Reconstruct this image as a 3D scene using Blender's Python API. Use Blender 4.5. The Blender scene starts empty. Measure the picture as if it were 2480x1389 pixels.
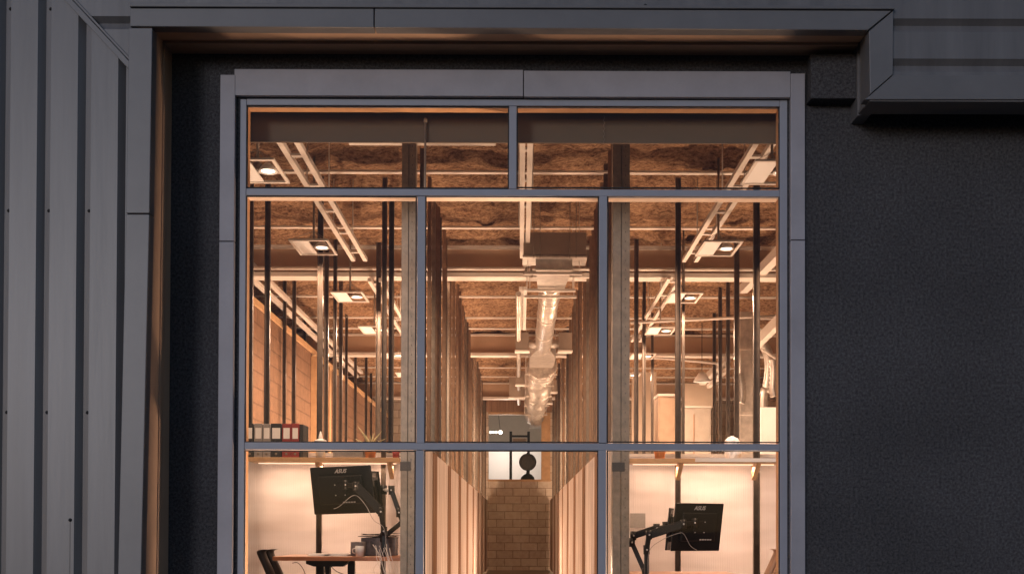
import bpy, math, random
import numpy as np
from mathutils import Vector, Matrix, Euler
random.seed(7)
R = math.radians
SC = bpy.context.scene
C = SC.collection
# ------------------------------------------------------------------ camera
EYE = 1.05
FPX = 2660.0
LENS = 36*FPX/2480
PITCH, ROLL = R(0.8), R(0.17)
SX, SY = -21/2480, 585.5/2480 - math.tan(PITCH)*FPX/2480
cam = bpy.data.objects.new('camera', bpy.data.cameras.new('camera'))
C.objects.link(cam)
cam.location = (0, 0, EYE)
ROT = Matrix.Rotation(math.pi/2 + PITCH, 3, 'X') @ Matrix.Rotation(ROLL, 3, 'Z')
cam.rotation_euler = ROT.to_euler()
cam.data.lens = LENS; cam.data.sensor_width = 36
cam.data.shift_x = SX; cam.data.shift_y = SY
cam.data.clip_end = 3000
SC.camera = cam
# ------------------------------------------------------------------ sky and twilight
w = bpy.data.worlds.new('World'); SC.world = w; w.use_nodes = True
nt = w.node_tree; bg = nt.nodes['Background']
sky = nt.nodes.new('ShaderNodeTexSky'); sky.sky_type = 'NISHITA'; sky.sun_disc = False
SUN_EL, SUN_ROT = R(9), R(215)
sky.sun_elevation = SUN_EL; sky.sun_rotation = SUN_ROT; sky.ozone_density = 2.6; sky.dust_density = 0.3
tn = nt.nodes.new('ShaderNodeMixRGB'); tn.blend_type = 'MULTIPLY'; tn.inputs[0].default_value = 1.0; tn.inputs[2].default_value = (1.12, 0.97, 0.99, 1)
nt.links.new(sky.outputs[0], tn.inputs[1]); nt.links.new(tn.outputs[0], bg.inputs[0]); bg.inputs[1].default_value = 0.12
sun = bpy.data.objects.new('sun', bpy.data.lights.new('sun', 'SUN'))
sun.data.energy = 0.76; sun.data.angle = R(11); sun.data.color = (0.98, 0.94, 1.0)
sun.rotation_euler = (R(82), 0, R(-24))
C.objects.link(sun)
SC.view_settings.view_transform = 'Standard'; SC.view_settings.look = 'None'
SC.view_settings.exposure = 0.0; SC.view_settings.gamma = 1.0
WARM = (1.0, 0.66, 0.45)

def P(px, py, Y):
    d = Vector((((px-1240)/2480 + SX)*36/LENS, ((694.5-py)/2480 + SY)*36/LENS, -1))
    d = ROT @ d
    return Vector((0, 0, EYE)) + d*(Y/d.y)
def X(px, py, Y): return P(px, py, Y).x
def Z(py, Y, px=1261): return P(px, py, Y).z

# ------------------------------------------------------------------ materials
def mat(name, col, rough=0.6, metal=0.0, var=0.0, scale=6.0, bump=0.0, bscale=60.0, emit=None, es=0.0, spec=0.5, stretch=None):
    m = bpy.data.materials.new(name); m.use_nodes = True
    n = m.node_tree.nodes; l = m.node_tree.links; b = n['Principled BSDF']
    b.inputs['Base Color'].default_value = (*col, 1)
    b.inputs['Roughness'].default_value = rough
    b.inputs['Metallic'].default_value = metal
    b.inputs['Specular IOR Level'].default_value = spec
    tc = n.new('ShaderNodeTexCoord'); mp = n.new('ShaderNodeMapping')
    l.new(tc.outputs['Object'], mp.inputs[0])
    if stretch: mp.inputs['Scale'].default_value = stretch
    if var > 0:
        nz = n.new('ShaderNodeTexNoise'); nz.inputs['Scale'].default_value = scale; nz.inputs['Detail'].default_value = 6
        nz.inputs['Roughness'].default_value = 0.65
        cr = n.new('ShaderNodeValToRGB')
        cr.color_ramp.elements[0].position = 0.3; cr.color_ramp.elements[1].position = 0.7
        cr.color_ramp.elements[0].color = (*[c*(1-var) for c in col], 1)
        cr.color_ramp.elements[1].color = (*[min(1, c*(1+var)) for c in col], 1)
        l.new(mp.outputs[0], nz.inputs[0]); l.new(nz.outputs[0], cr.inputs[0]); l.new(cr.outputs[0], b.inputs['Base Color'])
    if bump > 0:
        nb = n.new('ShaderNodeTexNoise'); nb.inputs['Scale'].default_value = bscale; nb.inputs['Detail'].default_value = 4
        bp = n.new('ShaderNodeBump'); bp.inputs['Strength'].default_value = bump; bp.inputs['Distance'].default_value = 0.01
        l.new(mp.outputs[0], nb.inputs[0]); l.new(nb.outputs[0], bp.inputs['Height']); l.new(bp.outputs[0], b.inputs['Normal'])
    if emit:
        b.inputs['Emission Color'].default_value = (*emit, 1); b.inputs['Emission Strength'].default_value = es
    return m
M = {}
M['siding'] = mat('painted_ribbed_steel', (0.108, 0.106, 0.111), 0.40, var=0.20, scale=2.6, bump=0.35, bscale=2.2, stretch=(3.5, 1, 0.22))
M['trim'] = mat('painted_flashing', (0.108, 0.106, 0.111), 0.42, var=0.10, scale=3.0, bump=0.08, bscale=6)
M['soffit'] = mat('soffit_board_glow_tint', (0.38, 0.25, 0.17), 0.45, var=0.08, scale=3.0, bump=0.05, bscale=6)  # warm window glow is put into this brown, on soffit and left reveal
M['casing'] = mat('casing_paint', (0.262, 0.256, 0.286), 0.5, var=0.12, scale=3, bump=0.03, bscale=80)
M['alum'] = mat('blue_grey_aluminium', (0.24, 0.25, 0.295), 0.45, var=0.05, scale=8)
M['seam'] = mat('dark_screw', (0.012, 0.012, 0.014), 0.8)  # near-black, used on the screw heads
M['gasket'] = mat('black_gasket', (0.01, 0.01, 0.012), 0.7)
M['lining'] = mat('pale_pine_lining', (0.66, 0.52, 0.41), 0.5, var=0.12, scale=9, stretch=(1, 1, 1))
M['lining2'] = mat('darker_pine_lining', (0.46, 0.25, 0.12), 0.5, var=0.15, scale=9)  # darker copy of the lining; dimness behind the blind is in its colour
M['blind'] = mat('blind_fabric', (0.14, 0.098, 0.064), 0.9, var=0.08, scale=200)
M['galv'] = mat('galvanised_steel', (0.27, 0.215, 0.165), 0.36, 0.4, var=0.25, scale=14)
M['stud'] = mat('steel_stud', (0.30, 0.25, 0.20), 0.28, 0.85, var=0.30, scale=9)
M['post'] = mat('dark_steel_post', (0.13, 0.10, 0.08), 0.35, 0.7, var=0.30, scale=9)
M['white_steel'] = mat('white_painted_steel', (0.66, 0.60, 0.54), 0.5, var=0.06, scale=5)
M['beam'] = mat('plain_beam_face', (0.46, 0.31, 0.20), 0.75, var=0.10, scale=1.6)
M['duct'] = mat('bright_duct', (0.58, 0.53, 0.48), 0.36, 0.7, var=0.22, scale=10, bump=0.25, bscale=9)
M['foil'] = mat('crumpled_foil', (0.52, 0.47, 0.42), 0.42, 0.6, var=0.3, scale=14, bump=0.6, bscale=26, stretch=(1, 2.5, 1))
M['ductdark'] = mat('brown_duct_insulation', (0.36, 0.29, 0.23), 0.7, var=0.10, scale=4)
M['wood'] = mat('pine_wood', (0.60, 0.38, 0.20), 0.55, var=0.16, scale=7)
M['desk'] = mat('reddish_desk_wood', (0.42, 0.17, 0.08), 0.4, var=0.15, scale=10)
M['black'] = mat('black_plastic', (0.013, 0.011, 0.011), 0.42, spec=0.35)
M['leather'] = mat('black_leather', (0.025, 0.02, 0.018), 0.38, bump=0.2, bscale=60)
M['dull'] = mat('dark_vent', (0.06, 0.05, 0.045), 0.6)
M['white'] = mat('white_plastic', (0.85, 0.84, 0.82), 0.45)
M['paper'] = mat('paper', (0.93, 0.92, 0.91), 0.9)
M['greybox'] = mat('grey_card', (0.16, 0.16, 0.18), 0.8, var=0.35, scale=30)
M['red'] = mat('dark_red_card', (0.30, 0.04, 0.035), 0.6)
M['greyc'] = mat('grey_card_binder', (0.30, 0.28, 0.27), 0.6, var=0.1, scale=40)
M['blackc'] = mat('black_card', (0.03, 0.025, 0.025), 0.6)
M['pot'] = mat('terracotta', (0.70, 0.26, 0.08), 0.7)
M['leaf'] = mat('pale_leaf', (0.40, 0.36, 0.20), 0.6)
M['plaster'] = mat('warm_plaster', (0.66, 0.56, 0.46), 0.85, var=0.06, scale=3)
M['floor'] = mat('concrete_floor', (0.40, 0.37, 0.33), 0.6, var=0.15, scale=2)
M['asphalt'] = mat('asphalt', (0.05, 0.05, 0.052), 0.9, var=0.3, scale=60, bump=0.3, bscale=90)
M['logo'] = mat('silver_logo', (0.55, 0.52, 0.50), 0.4, 0.3)
M['birch'] = mat('birch_board', (0.66, 0.49, 0.37), 0.5, var=0.20, scale=3.0, stretch=(6, 6, 0.5))
M['brownboard'] = mat('brown_board', (0.36, 0.21, 0.13), 0.5, var=0.25, scale=3, stretch=(8, 8, 0.5))
M['lampglow'] = mat('lit_lamp_glass', (1, 0.9, 0.8), 0.5, emit=(1, 0.84, 0.70), es=6.0)
M['softglow'] = mat('frosted_lamp_globe', (1, 0.9, 0.8), 0.5, emit=(1, 0.72, 0.50), es=3.0)
M['stripglow'] = mat('lit_led_strip', (1, 0.9, 0.8), 0.5, emit=(1, 0.72, 0.52), es=1.3)

def mk_stucco():
    m = mat('dark_stucco', (0.036, 0.038, 0.044), 0.95, spec=0.2)
    n = m.node_tree.nodes; l = m.node_tree.links; b = n['Principled BSDF']
    tc = n.new('ShaderNodeTexCoord')
    a = n.new('ShaderNodeTexNoise'); a.inputs['Scale'].default_value = 60; a.inputs['Detail'].default_value = 6; a.inputs['Roughness'].default_value = 0.8
    c = n.new('ShaderNodeTexNoise'); c.inputs['Scale'].default_value = 1.1; c.inputs['Detail'].default_value = 6
    l.new(tc.outputs['Object'], a.inputs[0]); l.new(tc.outputs['Object'], c.inputs[0])
    cr = n.new('ShaderNodeValToRGB'); cr.color_ramp.elements[0].position = 0.36; cr.color_ramp.elements[1].position = 0.70
    cr.color_ramp.elements[0].color = (0.022, 0.022, 0.025, 1); cr.color_ramp.elements[1].color = (0.112, 0.111, 0.121, 1)
    l.new(a.outputs[0], cr.inputs[0])
    mx = n.new('ShaderNodeMixRGB'); mx.blend_type = 'MULTIPLY'; mx.inputs[0].default_value = 0.5
    cr2 = n.new('ShaderNodeValToRGB'); cr2.color_ramp.elements[0].color = (0.42, 0.42, 0.42, 1); cr2.color_ramp.elements[1].color = (1, 1, 1, 1)
    cr2.color_ramp.elements[0].position = 0.3; cr2.color_ramp.elements[1].position = 0.65
    l.new(c.outputs[0], cr2.inputs[0]); l.new(cr.outputs[0], mx.inputs[1]); l.new(cr2.outputs[0], mx.inputs[2])
    l.new(mx.outputs[0], b.inputs['Base Color'])
    bp = n.new('ShaderNodeBump'); bp.inputs['Strength'].default_value = 0.9; bp.inputs['Distance'].default_value = 0.006
    l.new(a.outputs[0], bp.inputs['Height']); l.new(bp.outputs[0], b.inputs['Normal'])
    return m
M['stucco'] = mk_stucco()
def mk_glass():
    m = bpy.data.materials.new('window_glass'); m.use_nodes = True
    n = m.node_tree.nodes; l = m.node_tree.links; n.clear()
    o = n.new('ShaderNodeOutputMaterial'); t = n.new('ShaderNodeBsdfTransparent'); g = n.new('ShaderNodeBsdfGlossy')
    g.inputs['Roughness'].default_value = 0.01; t.inputs[0].default_value = (0.96, 0.96, 0.95, 1)
    lw = n.new('ShaderNodeLayerWeight'); lw.inputs[0].default_value = 0.5
    pw = n.new('ShaderNodeMath'); pw.operation = 'POWER'; pw.inputs[1].default_value = 5.0
    f = n.new('ShaderNodeMath'); f.operation = 'MULTIPLY_ADD'; f.inputs[1].default_value = 0.6; f.inputs[2].default_value = 0.010
    l.new(lw.outputs['Facing'], pw.inputs[0]); l.new(pw.outputs[0], f.inputs[0])
    wv = n.new('ShaderNodeTexNoise'); wv.inputs['Scale'].default_value = 1.1
    bp = n.new('ShaderNodeBump'); bp.inputs['Strength'].default_value = 0.02; bp.inputs['Distance'].default_value = 0.1
    l.new(wv.outputs[0], bp.inputs['Height']); l.new(bp.outputs[0], g.inputs['Normal'])
    x = n.new('ShaderNodeMixShader')
    l.new(f.outputs[0], x.inputs[0]); l.new(t.outputs[0], x.inputs[1]); l.new(g.outputs[0], x.inputs[2]); l.new(x.outputs[0], o.inputs[0])
    return m
M['glass'] = mk_glass()
def mk_frost():
    m = bpy.data.materials.new('frosted_polycarbonate'); m.use_nodes = True
    n = m.node_tree.nodes; l = m.node_tree.links; n.clear()
    o = n.new('ShaderNodeOutputMaterial'); d = n.new('ShaderNodeBsdfDiffuse'); t = n.new('ShaderNodeBsdfTranslucent')
    tc = n.new('ShaderNodeTexCoord'); mp = n.new('ShaderNodeMapping'); mp.inputs['Scale'].default_value = (0.6, 1, 2.5)
    nz = n.new('ShaderNodeTexNoise'); nz.inputs['Scale'].default_value = 1.6
    cr = n.new('ShaderNodeValToRGB'); cr.color_ramp.elements[0].color = (0.52, 0.46, 0.445, 1); cr.color_ramp.elements[1].color = (0.84, 0.80, 0.80, 1)
    cr.color_ramp.elements[0].position = 0.35; cr.color_ramp.elements[1].position = 0.65
    l.new(tc.outputs['Object'], mp.inputs[0]); l.new(mp.outputs[0], nz.inputs[0]); l.new(nz.outputs[0], cr.inputs[0])
    l.new(cr.outputs[0], d.inputs[0]); t.inputs[0].default_value = (0.74, 0.70, 0.70, 1)
    x = n.new('ShaderNodeMixShader'); x.inputs[0].default_value = 0.42
    g = n.new('ShaderNodeBsdfGlossy'); g.inputs['Roughness'].default_value = 0.35
    wv = n.new('ShaderNodeTexWave'); wv.inputs['Scale'].default_value = 14; wv.inputs['Distortion'].default_value = 0.3
    bp = n.new('ShaderNodeBump'); bp.inputs['Strength'].default_value = 0.13; bp.inputs['Distance'].default_value = 0.01
    l.new(tc.outputs['Object'], wv.inputs[0]); l.new(wv.outputs['Fac'], bp.inputs['Height'])
    for q_ in (d, t, g): l.new(bp.outputs[0], q_.inputs['Normal'])
    x2 = n.new('ShaderNodeMixShader'); x2.inputs[0].default_value = 0.07
    l.new(d.outputs[0], x.inputs[1]); l.new(t.outputs[0], x.inputs[2]); l.new(x.outputs[0], x2.inputs[1]); l.new(g.outputs[0], x2.inputs[2])
    l.new(x2.outputs[0], o.inputs[0])
    return m
M['frost'] = mk_frost()
def mk_board(name, c1, c2, tr):
    m = bpy.data.materials.new(name); m.use_nodes = True
    n = m.node_tree.nodes; l = m.node_tree.links; n.clear()
    o = n.new('ShaderNodeOutputMaterial'); d = n.new('ShaderNodeBsdfDiffuse'); t = n.new('ShaderNodeBsdfTranslucent')
    tc = n.new('ShaderNodeTexCoord'); mp = n.new('ShaderNodeMapping'); mp.inputs['Scale'].default_value = (8, 8, 0.5)
    nz = n.new('ShaderNodeTexNoise'); nz.inputs['Scale'].default_value = 2.0; nz.inputs['Detail'].default_value = 5
    cr = n.new('ShaderNodeValToRGB'); cr.color_ramp.elements[0].color = (*c1, 1); cr.color_ramp.elements[1].color = (*c2, 1)
    cr.color_ramp.elements[0].position = 0.35; cr.color_ramp.elements[1].position = 0.65
    l.new(tc.outputs['Object'], mp.inputs[0]); l.new(mp.outputs[0], nz.inputs[0]); l.new(nz.outputs[0], cr.inputs[0])
    l.new(cr.outputs[0], d.inputs[0]); l.new(cr.outputs[0], t.inputs[0])
    x = n.new('ShaderNodeMixShader'); x.inputs[0].default_value = tr
    l.new(d.outputs[0], x.inputs[1]); l.new(t.outputs[0], x.inputs[2]); l.new(x.outputs[0], o.inputs[0])
    return m
M['birch'] = mk_board('translucent_wall_sheet', (0.56, 0.47, 0.42), (0.80, 0.72, 0.67), 0.18)
M['brownboard2'] = mk_board('translucent_brown_sheet', (0.26, 0.155, 0.10), (0.42, 0.28, 0.20), 0.30)
def mk_brick(name, c1, c2, mortar, bw, bh, ms=0.012):
    m = mat(name, c1, 0.85)
    n = m.node_tree.nodes; l = m.node_tree.links; b = n['Principled BSDF']
    tc = n.new('ShaderNodeTexCoord'); sp = n.new('ShaderNodeSeparateXYZ'); cb = n.new('ShaderNodeCombineXYZ')
    ad = n.new('ShaderNodeMath'); ad.operation = 'ADD'
    l.new(tc.outputs['Object'], sp.inputs[0]); l.new(sp.outputs[0], ad.inputs[0]); l.new(sp.outputs[1], ad.inputs[1])
    l.new(ad.outputs[0], cb.inputs[0]); l.new(sp.outputs[2], cb.inputs[1])
    br = n.new('ShaderNodeTexBrick'); br.inputs['Scale'].default_value = 1.0
    br.inputs['Brick Width'].default_value = bw; br.inputs['Row Height'].default_value = bh
    br.inputs['Mortar Size'].default_value = ms; br.inputs['Mortar Smooth'].default_value = 0.3
    br.inputs['Color1'].default_value = (*c1, 1); br.inputs['Color2'].default_value = (*c2, 1); br.inputs['Mortar'].default_value = (*mortar, 1)
    l.new(cb.outputs[0], br.inputs['Vector'])
    nz = n.new('ShaderNodeTexNoise'); nz.inputs['Scale'].default_value = 12; nz.inputs['Detail'].default_value = 5
    l.new(tc.outputs['Object'], nz.inputs[0])
    mx = n.new('ShaderNodeMixRGB'); mx.blend_type = 'OVERLAY'; mx.inputs[0].default_value = 0.35
    l.new(br.outputs['Color'], mx.inputs[1]); l.new(nz.outputs[0], mx.inputs[2]); l.new(mx.outputs[0], b.inputs['Base Color'])
    bp = n.new('ShaderNodeBump'); bp.inputs['Strength'].default_value = 0.6; bp.inputs['Distance'].default_value = 0.01; bp.invert = True
    l.new(br.outputs['Fac'], bp.inputs['Height']); l.new(bp.outputs[0], b.inputs['Normal'])
    return m
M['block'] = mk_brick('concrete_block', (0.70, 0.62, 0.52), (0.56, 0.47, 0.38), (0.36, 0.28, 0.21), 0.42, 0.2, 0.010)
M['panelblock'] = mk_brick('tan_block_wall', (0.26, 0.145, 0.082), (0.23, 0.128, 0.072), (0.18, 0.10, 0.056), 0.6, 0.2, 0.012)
def mk_deck():
    m = mat('sprayed_fibre_insulation', (0.3, 0.18, 0.1), 0.95, spec=0.1)
    n = m.node_tree.nodes; l = m.node_tree.links; b = n['Principled BSDF']
    tc = n.new('ShaderNodeTexCoord'); mp = n.new('ShaderNodeMapping'); mp.inputs['Scale'].default_value = (0.8, 2.4, 1)
    l.new(tc.outputs['Object'], mp.inputs[0])
    a = n.new('ShaderNodeTexNoise'); a.inputs['Scale'].default_value = 24; a.inputs['Detail'].default_value = 8; a.inputs['Roughness'].default_value = 0.75
    l.new(mp.outputs[0], a.inputs[0])
    cr = n.new('ShaderNodeValToRGB'); cr.color_ramp.elements[0].position = 0.36; cr.color_ramp.elements[1].position = 0.64
    cr.color_ramp.elements[0].color = (0.10, 0.045, 0.022, 1); cr.color_ramp.elements[1].color = (0.60, 0.38, 0.22, 1)
    e = cr.color_ramp.elements.new(0.48); e.color = (0.33, 0.19, 0.105, 1)
    l.new(a.outputs[0], cr.inputs[0]); l.new(cr.outputs[0], b.inputs['Base Color'])
    bp = n.new('ShaderNodeBump'); bp.inputs['Strength'].default_value = 1.0; bp.inputs['Distance'].default_value = 0.05
    l.new(a.outputs[0], bp.inputs['Height']); l.new(bp.outputs[0], b.inputs['Normal'])
    return m
M['deck'] = mk_deck()

# ------------------------------------------------------------------ mesh helpers
class MB:
    def __init__(s): s.v = []; s.f = []; s.sm = []
    def add(s, vs, fs, smooth=False):
        o = len(s.v); s.v += [tuple(v) for v in vs]
        for f in fs: s.f.append(tuple(i+o for i in f)); s.sm.append(smooth)
        return s
    def box(s, x0, x1, y0, y1, z0, z1):
        if x0 > x1: x0, x1 = x1, x0
        if y0 > y1: y0, y1 = y1, y0
        if z0 > z1: z0, z1 = z1, z0
        vs = [(x, y, z) for z in (z0, z1) for y in (y0, y1) for x in (x0, x1)]
        return s.add(vs, [(0,2,3,1), (4,5,7,6), (0,1,5,4), (2,6,7,3), (0,4,6,2), (1,3,7,5)])
    def obox(s, c, u, v, n, a, b, d):   # oriented box, half sizes a b d along u v n
        c, u, v, n = map(Vector, (c, u, v, n))
        vs = [c + u*a*i + v*b*j + n*d*k for k in (-1, 1) for j in (-1, 1) for i in (-1, 1)]
        return s.add(vs, [(0,2,3,1), (4,5,7,6), (0,1,5,4), (2,6,7,3), (0,4,6,2), (1,3,7,5)])
    def bar(s, p, q, a, b):             # rectangular bar from p to q, half widths a (side) b (up)
        p, q = Vector(p), Vector(q); d = (q-p).normalized()
        up = Vector((0, 0, 1)) if abs(d.z) < 0.9 else Vector((0, 1, 0))
        sd = d.cross(up).normalized(); up = sd.cross(d)
        return s.obox((p+q)/2, d, sd, up, (q-p).length/2, a, b)
    def prism(s, pts, y0, y1):          # polygon of (x,z), extruded along y
        k = len(pts)
        ar = sum(pts[i][0]*pts[(i+1) % k][1] - pts[(i+1) % k][0]*pts[i][1] for i in range(k))
        if ar < 0: pts = pts[::-1]
        vs = [(x, y0, z) for x, z in pts] + [(x, y1, z) for x, z in pts]
        fs = [tuple(range(k)), tuple(range(2*k-1, k-1, -1))] + [(i, i+k, (i+1) % k + k, (i+1) % k) for i in range(k)]
        return s.add(vs, fs)
    def tube(s, pts, r, n=10, cap=True):
        pts = [Vector(p) for p in pts]; rs = r if isinstance(r, (list, tuple)) else [r]*len(pts)
        vs = []; prev = None
        for i, p in enumerate(pts):
            d = (pts[min(i+1, len(pts)-1)] - pts[max(i-1, 0)]).normalized()
            if prev is None:
                prev = d.cross(Vector((0.13, 0.2, 1)) if abs(d.z) < 0.95 else Vector((1, 0, 0))).normalized()
            a = (prev - d*prev.dot(d)).normalized(); prev = a; b = d.cross(a)
            for k in range(n):
                t = 2*math.pi*k/n; vs.append(p + (a*math.cos(t) + b*math.sin(t))*rs[i])
        fs = []
        for i in range(len(pts)-1):
            for k in range(n):
                fs.append((i*n+k, i*n+(k+1) % n, (i+1)*n+(k+1) % n, (i+1)*n+k))
        s.add(vs, fs, True)
        if cap:
            o = len(s.v) - len(vs)
            s.f.append(tuple(o+k for k in range(n))[::-1]); s.sm.append(False)
            s.f.append(tuple(o+(len(pts)-1)*n+k for k in range(n))); s.sm.append(False)
        return s
    def lathe(s, c, prof, n=24, ax='z'):
        c = Vector(c); vs = []
        for r, h in prof:
            for k in range(n):
                t = 2*math.pi*k/n
                if ax == 'z': vs.append(c + Vector((r*math.cos(t), r*math.sin(t), h)))
                elif ax == 'y': vs.append(c + Vector((r*math.cos(t), h, r*math.sin(t))))
        fs = [(i*n+k, i*n+(k+1) % n, (i+1)*n+(k+1) % n, (i+1)*n+k) for i in range(len(prof)-1) for k in range(n)]
        s.add(vs, fs, True)
        return s
    def build(s, name, m, parent=None, bevel=0.0, loc=None):
        me = bpy.data.meshes.new(name)
        vs = s.v
        if loc is not None: vs = [(v[0]-loc[0], v[1]-loc[1], v[2]-loc[2]) for v in vs]
        elif parent is not None:
            L = world_loc(parent); vs = [(v[0]-L[0], v[1]-L[1], v[2]-L[2]) for v in vs]
        me.from_pydata(vs, [], s.f); me.update()
        me.polygons.foreach_set('use_smooth', s.sm)
        me.materials.append(m)
        o = bpy.data.objects.new(name, me); C.objects.link(o)
        if loc is not None: o.location = loc
        if parent is not None: o.parent = parent
        if bevel > 0:
            b = o.modifiers.new('bevel', 'BEVEL'); b.width = bevel; b.segments = 2; b.limit_method = 'ANGLE'
        return o
def world_loc(o):
    L = Vector(o.location)
    while o.parent: o = o.parent; L += Vector(o.location)
    return L
def tag(o, label=None, cat=None, group=None, kind=None):
    if label: o['label'] = label
    if cat: o['category'] = cat
    if group: o['group'] = group
    if kind: o['kind'] = kind
    return o
def thing(name, loc, label, cat, group=None):
    o = bpy.data.objects.new(name, None); o.empty_display_size = 0.1; C.objects.link(o); o.location = loc
    return tag(o, label, cat, group)
def dup(root, loc, label):
    r = root.copy(); C.objects.link(r); r.location = loc; r['label'] = label
    for ch in list(root.children):
        c = ch.copy(); C.objects.link(c); c.parent = r
        for g in list(ch.children):
            d = g.copy(); C.objects.link(d); d.parent = c
    return r
ORD = ['first','second','third','fourth','fifth','sixth','seventh','eighth','ninth','tenth','eleventh','twelfth','thirteenth','fourteenth','fifteenth','sixteenth','seventeenth','eighteenth','nineteenth','twentieth']
for _t, _th in (('twenty','thirtieth'),('thirty','fortieth'),('forty','fiftieth'),('fifty','sixtieth'),('sixty','seventieth')): ORD += [_t+'-'+o for o in ORD[:9]] + [_th]
def lamp(name, loc, watts, size=0.1, kind='POINT', parent=None):
    L = bpy.data.lights.new(name, kind); L.energy = watts; L.color = WARM
    if kind == 'POINT': L.shadow_soft_size = size
    o = bpy.data.objects.new(name, L); C.objects.link(o)
    if parent is not None:
        o.parent = parent; o.location = Vector(loc) - world_loc(parent)
    else: o.location = loc
    return o

# ================================================================== SETTING
g = MB().box(-600, 600, -600, 1200, -0.5, -0.3).build('ground', M['asphalt']); tag(g, 'dark asphalt ground in front of the building', 'ground', kind='structure')
g = MB().box(-6.0, 6.0, 7.25, 34, -0.2, 0.0).build('floor', M['floor']); tag(g, 'pale concrete floor inside the building', 'floor', kind='structure')

# ================================================================== BUILDING
YS = 7.0      # stucco plane
YC = 6.60     # cladding front
BLD = thing('office_building', (0, YS, -0.3), 'grey metal clad building with a dark stucco wall around a tall lit window', 'building')
# opening
ox0, ox1 = X(578, 700, YS), X(1908, 700, YS)
oz1 = Z(240, YS); oz0 = Z(1389, YS) - 0.75
mb = MB()
mb.box(-7, ox0, YS, YS+0.22, -0.3, 6.5); mb.box(ox1, 7, YS, YS+0.22, -0.3, 6.5)
mb.box(ox0, ox1, YS, YS+0.22, oz1, 6.5); mb.box(ox0, ox1, YS, YS+0.22, -0.3, oz0)
mb.build('stucco_wall', M['stucco'], BLD)
# stucco block under the eave
bx0, bx1 = X(1962, 200, 6.9), X(2068, 200, 6.9)
MB().box(bx0, bx1+0.02, 6.88, YS+0.001, Z(236, 6.88), Z(128, 6.88)).build('wall_block', M['stucco'], BLD, bevel=0.006)
# --- ribbed cladding
zt = lambda py, Y=YC: Z(py, Y)
# diagonal from (165,0) to (312,155) at Y=YC
dA, dB = P(165, 0, YC), P(312, 158, YC)
slope = (dB.z-dA.z)/(dB.x-dA.x)
diag = lambda x: dA.z + (x-dA.x)*slope
xof = lambda z: dA.x + (z-dA.z)/slope
per = X(118, 700, YC) - X(20, 700, YC)
xr0 = X(20, 700, YC)
xw = X(86, 700, YC) - xr0
xend = X(312, 700, YC)
mb = MB(); screws = []
k = -16
DPR = 0.036
prof = []
while True:
    a = xr0 + k*per; b = a + xw; c = a + per
    if a > xend: break
    prof += [(a+0.002, YC), (b, YC), (b+0.036, YC+DPR), (c-0.002, YC+DPR-0.008)]
    screws.append(c-0.016)
    k += 1
prof = [p for p in prof if p[0] < xend] + [(xend, YC+DPR)]
vsx = []
for (x_, y_) in prof: vsx += [(x_, y_, -0.3), (x_, y_, diag(x_))]
n_ = len(prof)
mb.add(vsx, [(2*i, 2*i+2, 2*i+3, 2*i+1) for i in range(n_-1)])
vs = mb.build('vertical_siding', M['siding'], BLD, bevel=0.0)
tag(vs, 'vertical ribbed grey steel siding')
ZT = 6.5
gz = Z(45, YC, 2300); per_h = per
h1, h2 = gz-Z(57, YC, 2300), gz-Z(77, YC, 2300)
def hstrips(xl, xr, zlo, zhi, mb):
    z = gz - 6*per_h; pr = []
    while z < zhi + per_h:
        pr += [(z-h2+0.002, YC+0.002), (z-0.0, YC+0.002), (z+0.0005, YC+0.002)]
        pr = pr[:-3] + [(z-h2+0.001, YC+DPR-0.020), (z-h1, YC+DPR)]
        pr += [(z, YC+0.002), (z+per_h-h2, YC+0.002)]
        z += per_h
    out = []
    for i in range(len(pr)-1):
        (za, ya), (zb_, yb) = pr[i], pr[i+1]
        if zb_ <= zlo or za >= zhi: continue
        def it(z_): return ya + (yb-ya)*(z_-za)/max(1e-6, zb_-za)
        z0_, z1_ = max(za, zlo), min(zb_, zhi)
        l0 = xof(z0_) if xl is None else xl; l1 = xof(z1_) if xl is None else xl
        mb.add([(l0, it(z0_), z0_), (xr, it(z0_), z0_), (xr, it(z1_), z1_), (l1, it(z1_), z1_)], [(0, 1, 2, 3)])
mb = MB()
ztrim = Z(12, YC)
hstrips(None, X(330, 60, YC), dB.z, ztrim, mb)
hstrips(X(2150, 60, YC), 7.0, Z(182, YC), ztrim, mb)
hstrips(None, 7.0, ztrim, ZT, mb)
hs = mb.build('horizontal_siding', M['siding'], BLD); tag(hs, 'horizontal ribbed grey steel siding above the window')
# diagonal flashing strips
def strip2(p, q, wd, y0, y1, name, m=M['trim']):
    p, q = Vector((p.x, 0, p.z)), Vector((q.x, 0, q.z)); d = (q-p).normalized(); n = Vector((-d.z, 0, d.x))*wd/2
    MB().prism([((p+n).x, (p+n).z), ((p-n).x, (p-n).z), ((q-n).x, (q-n).z), ((q+n).x, (q+n).z)], y0, y1).build(name, m, BLD, bevel=0.002)
dv = (dB-dA).normalized()
strip2(dA - dv*3.0, dB + dv*0.02, 0.034, YC-0.018, YC+0.03, 'diagonal_flashing')
off = Vector((-dv.z, 0, dv.x))
strip2(dA - dv*3.0 + off*0.028, dB + off*0.028, 0.014, YC-0.010, YC+0.02, 'diagonal_flashing')
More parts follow.
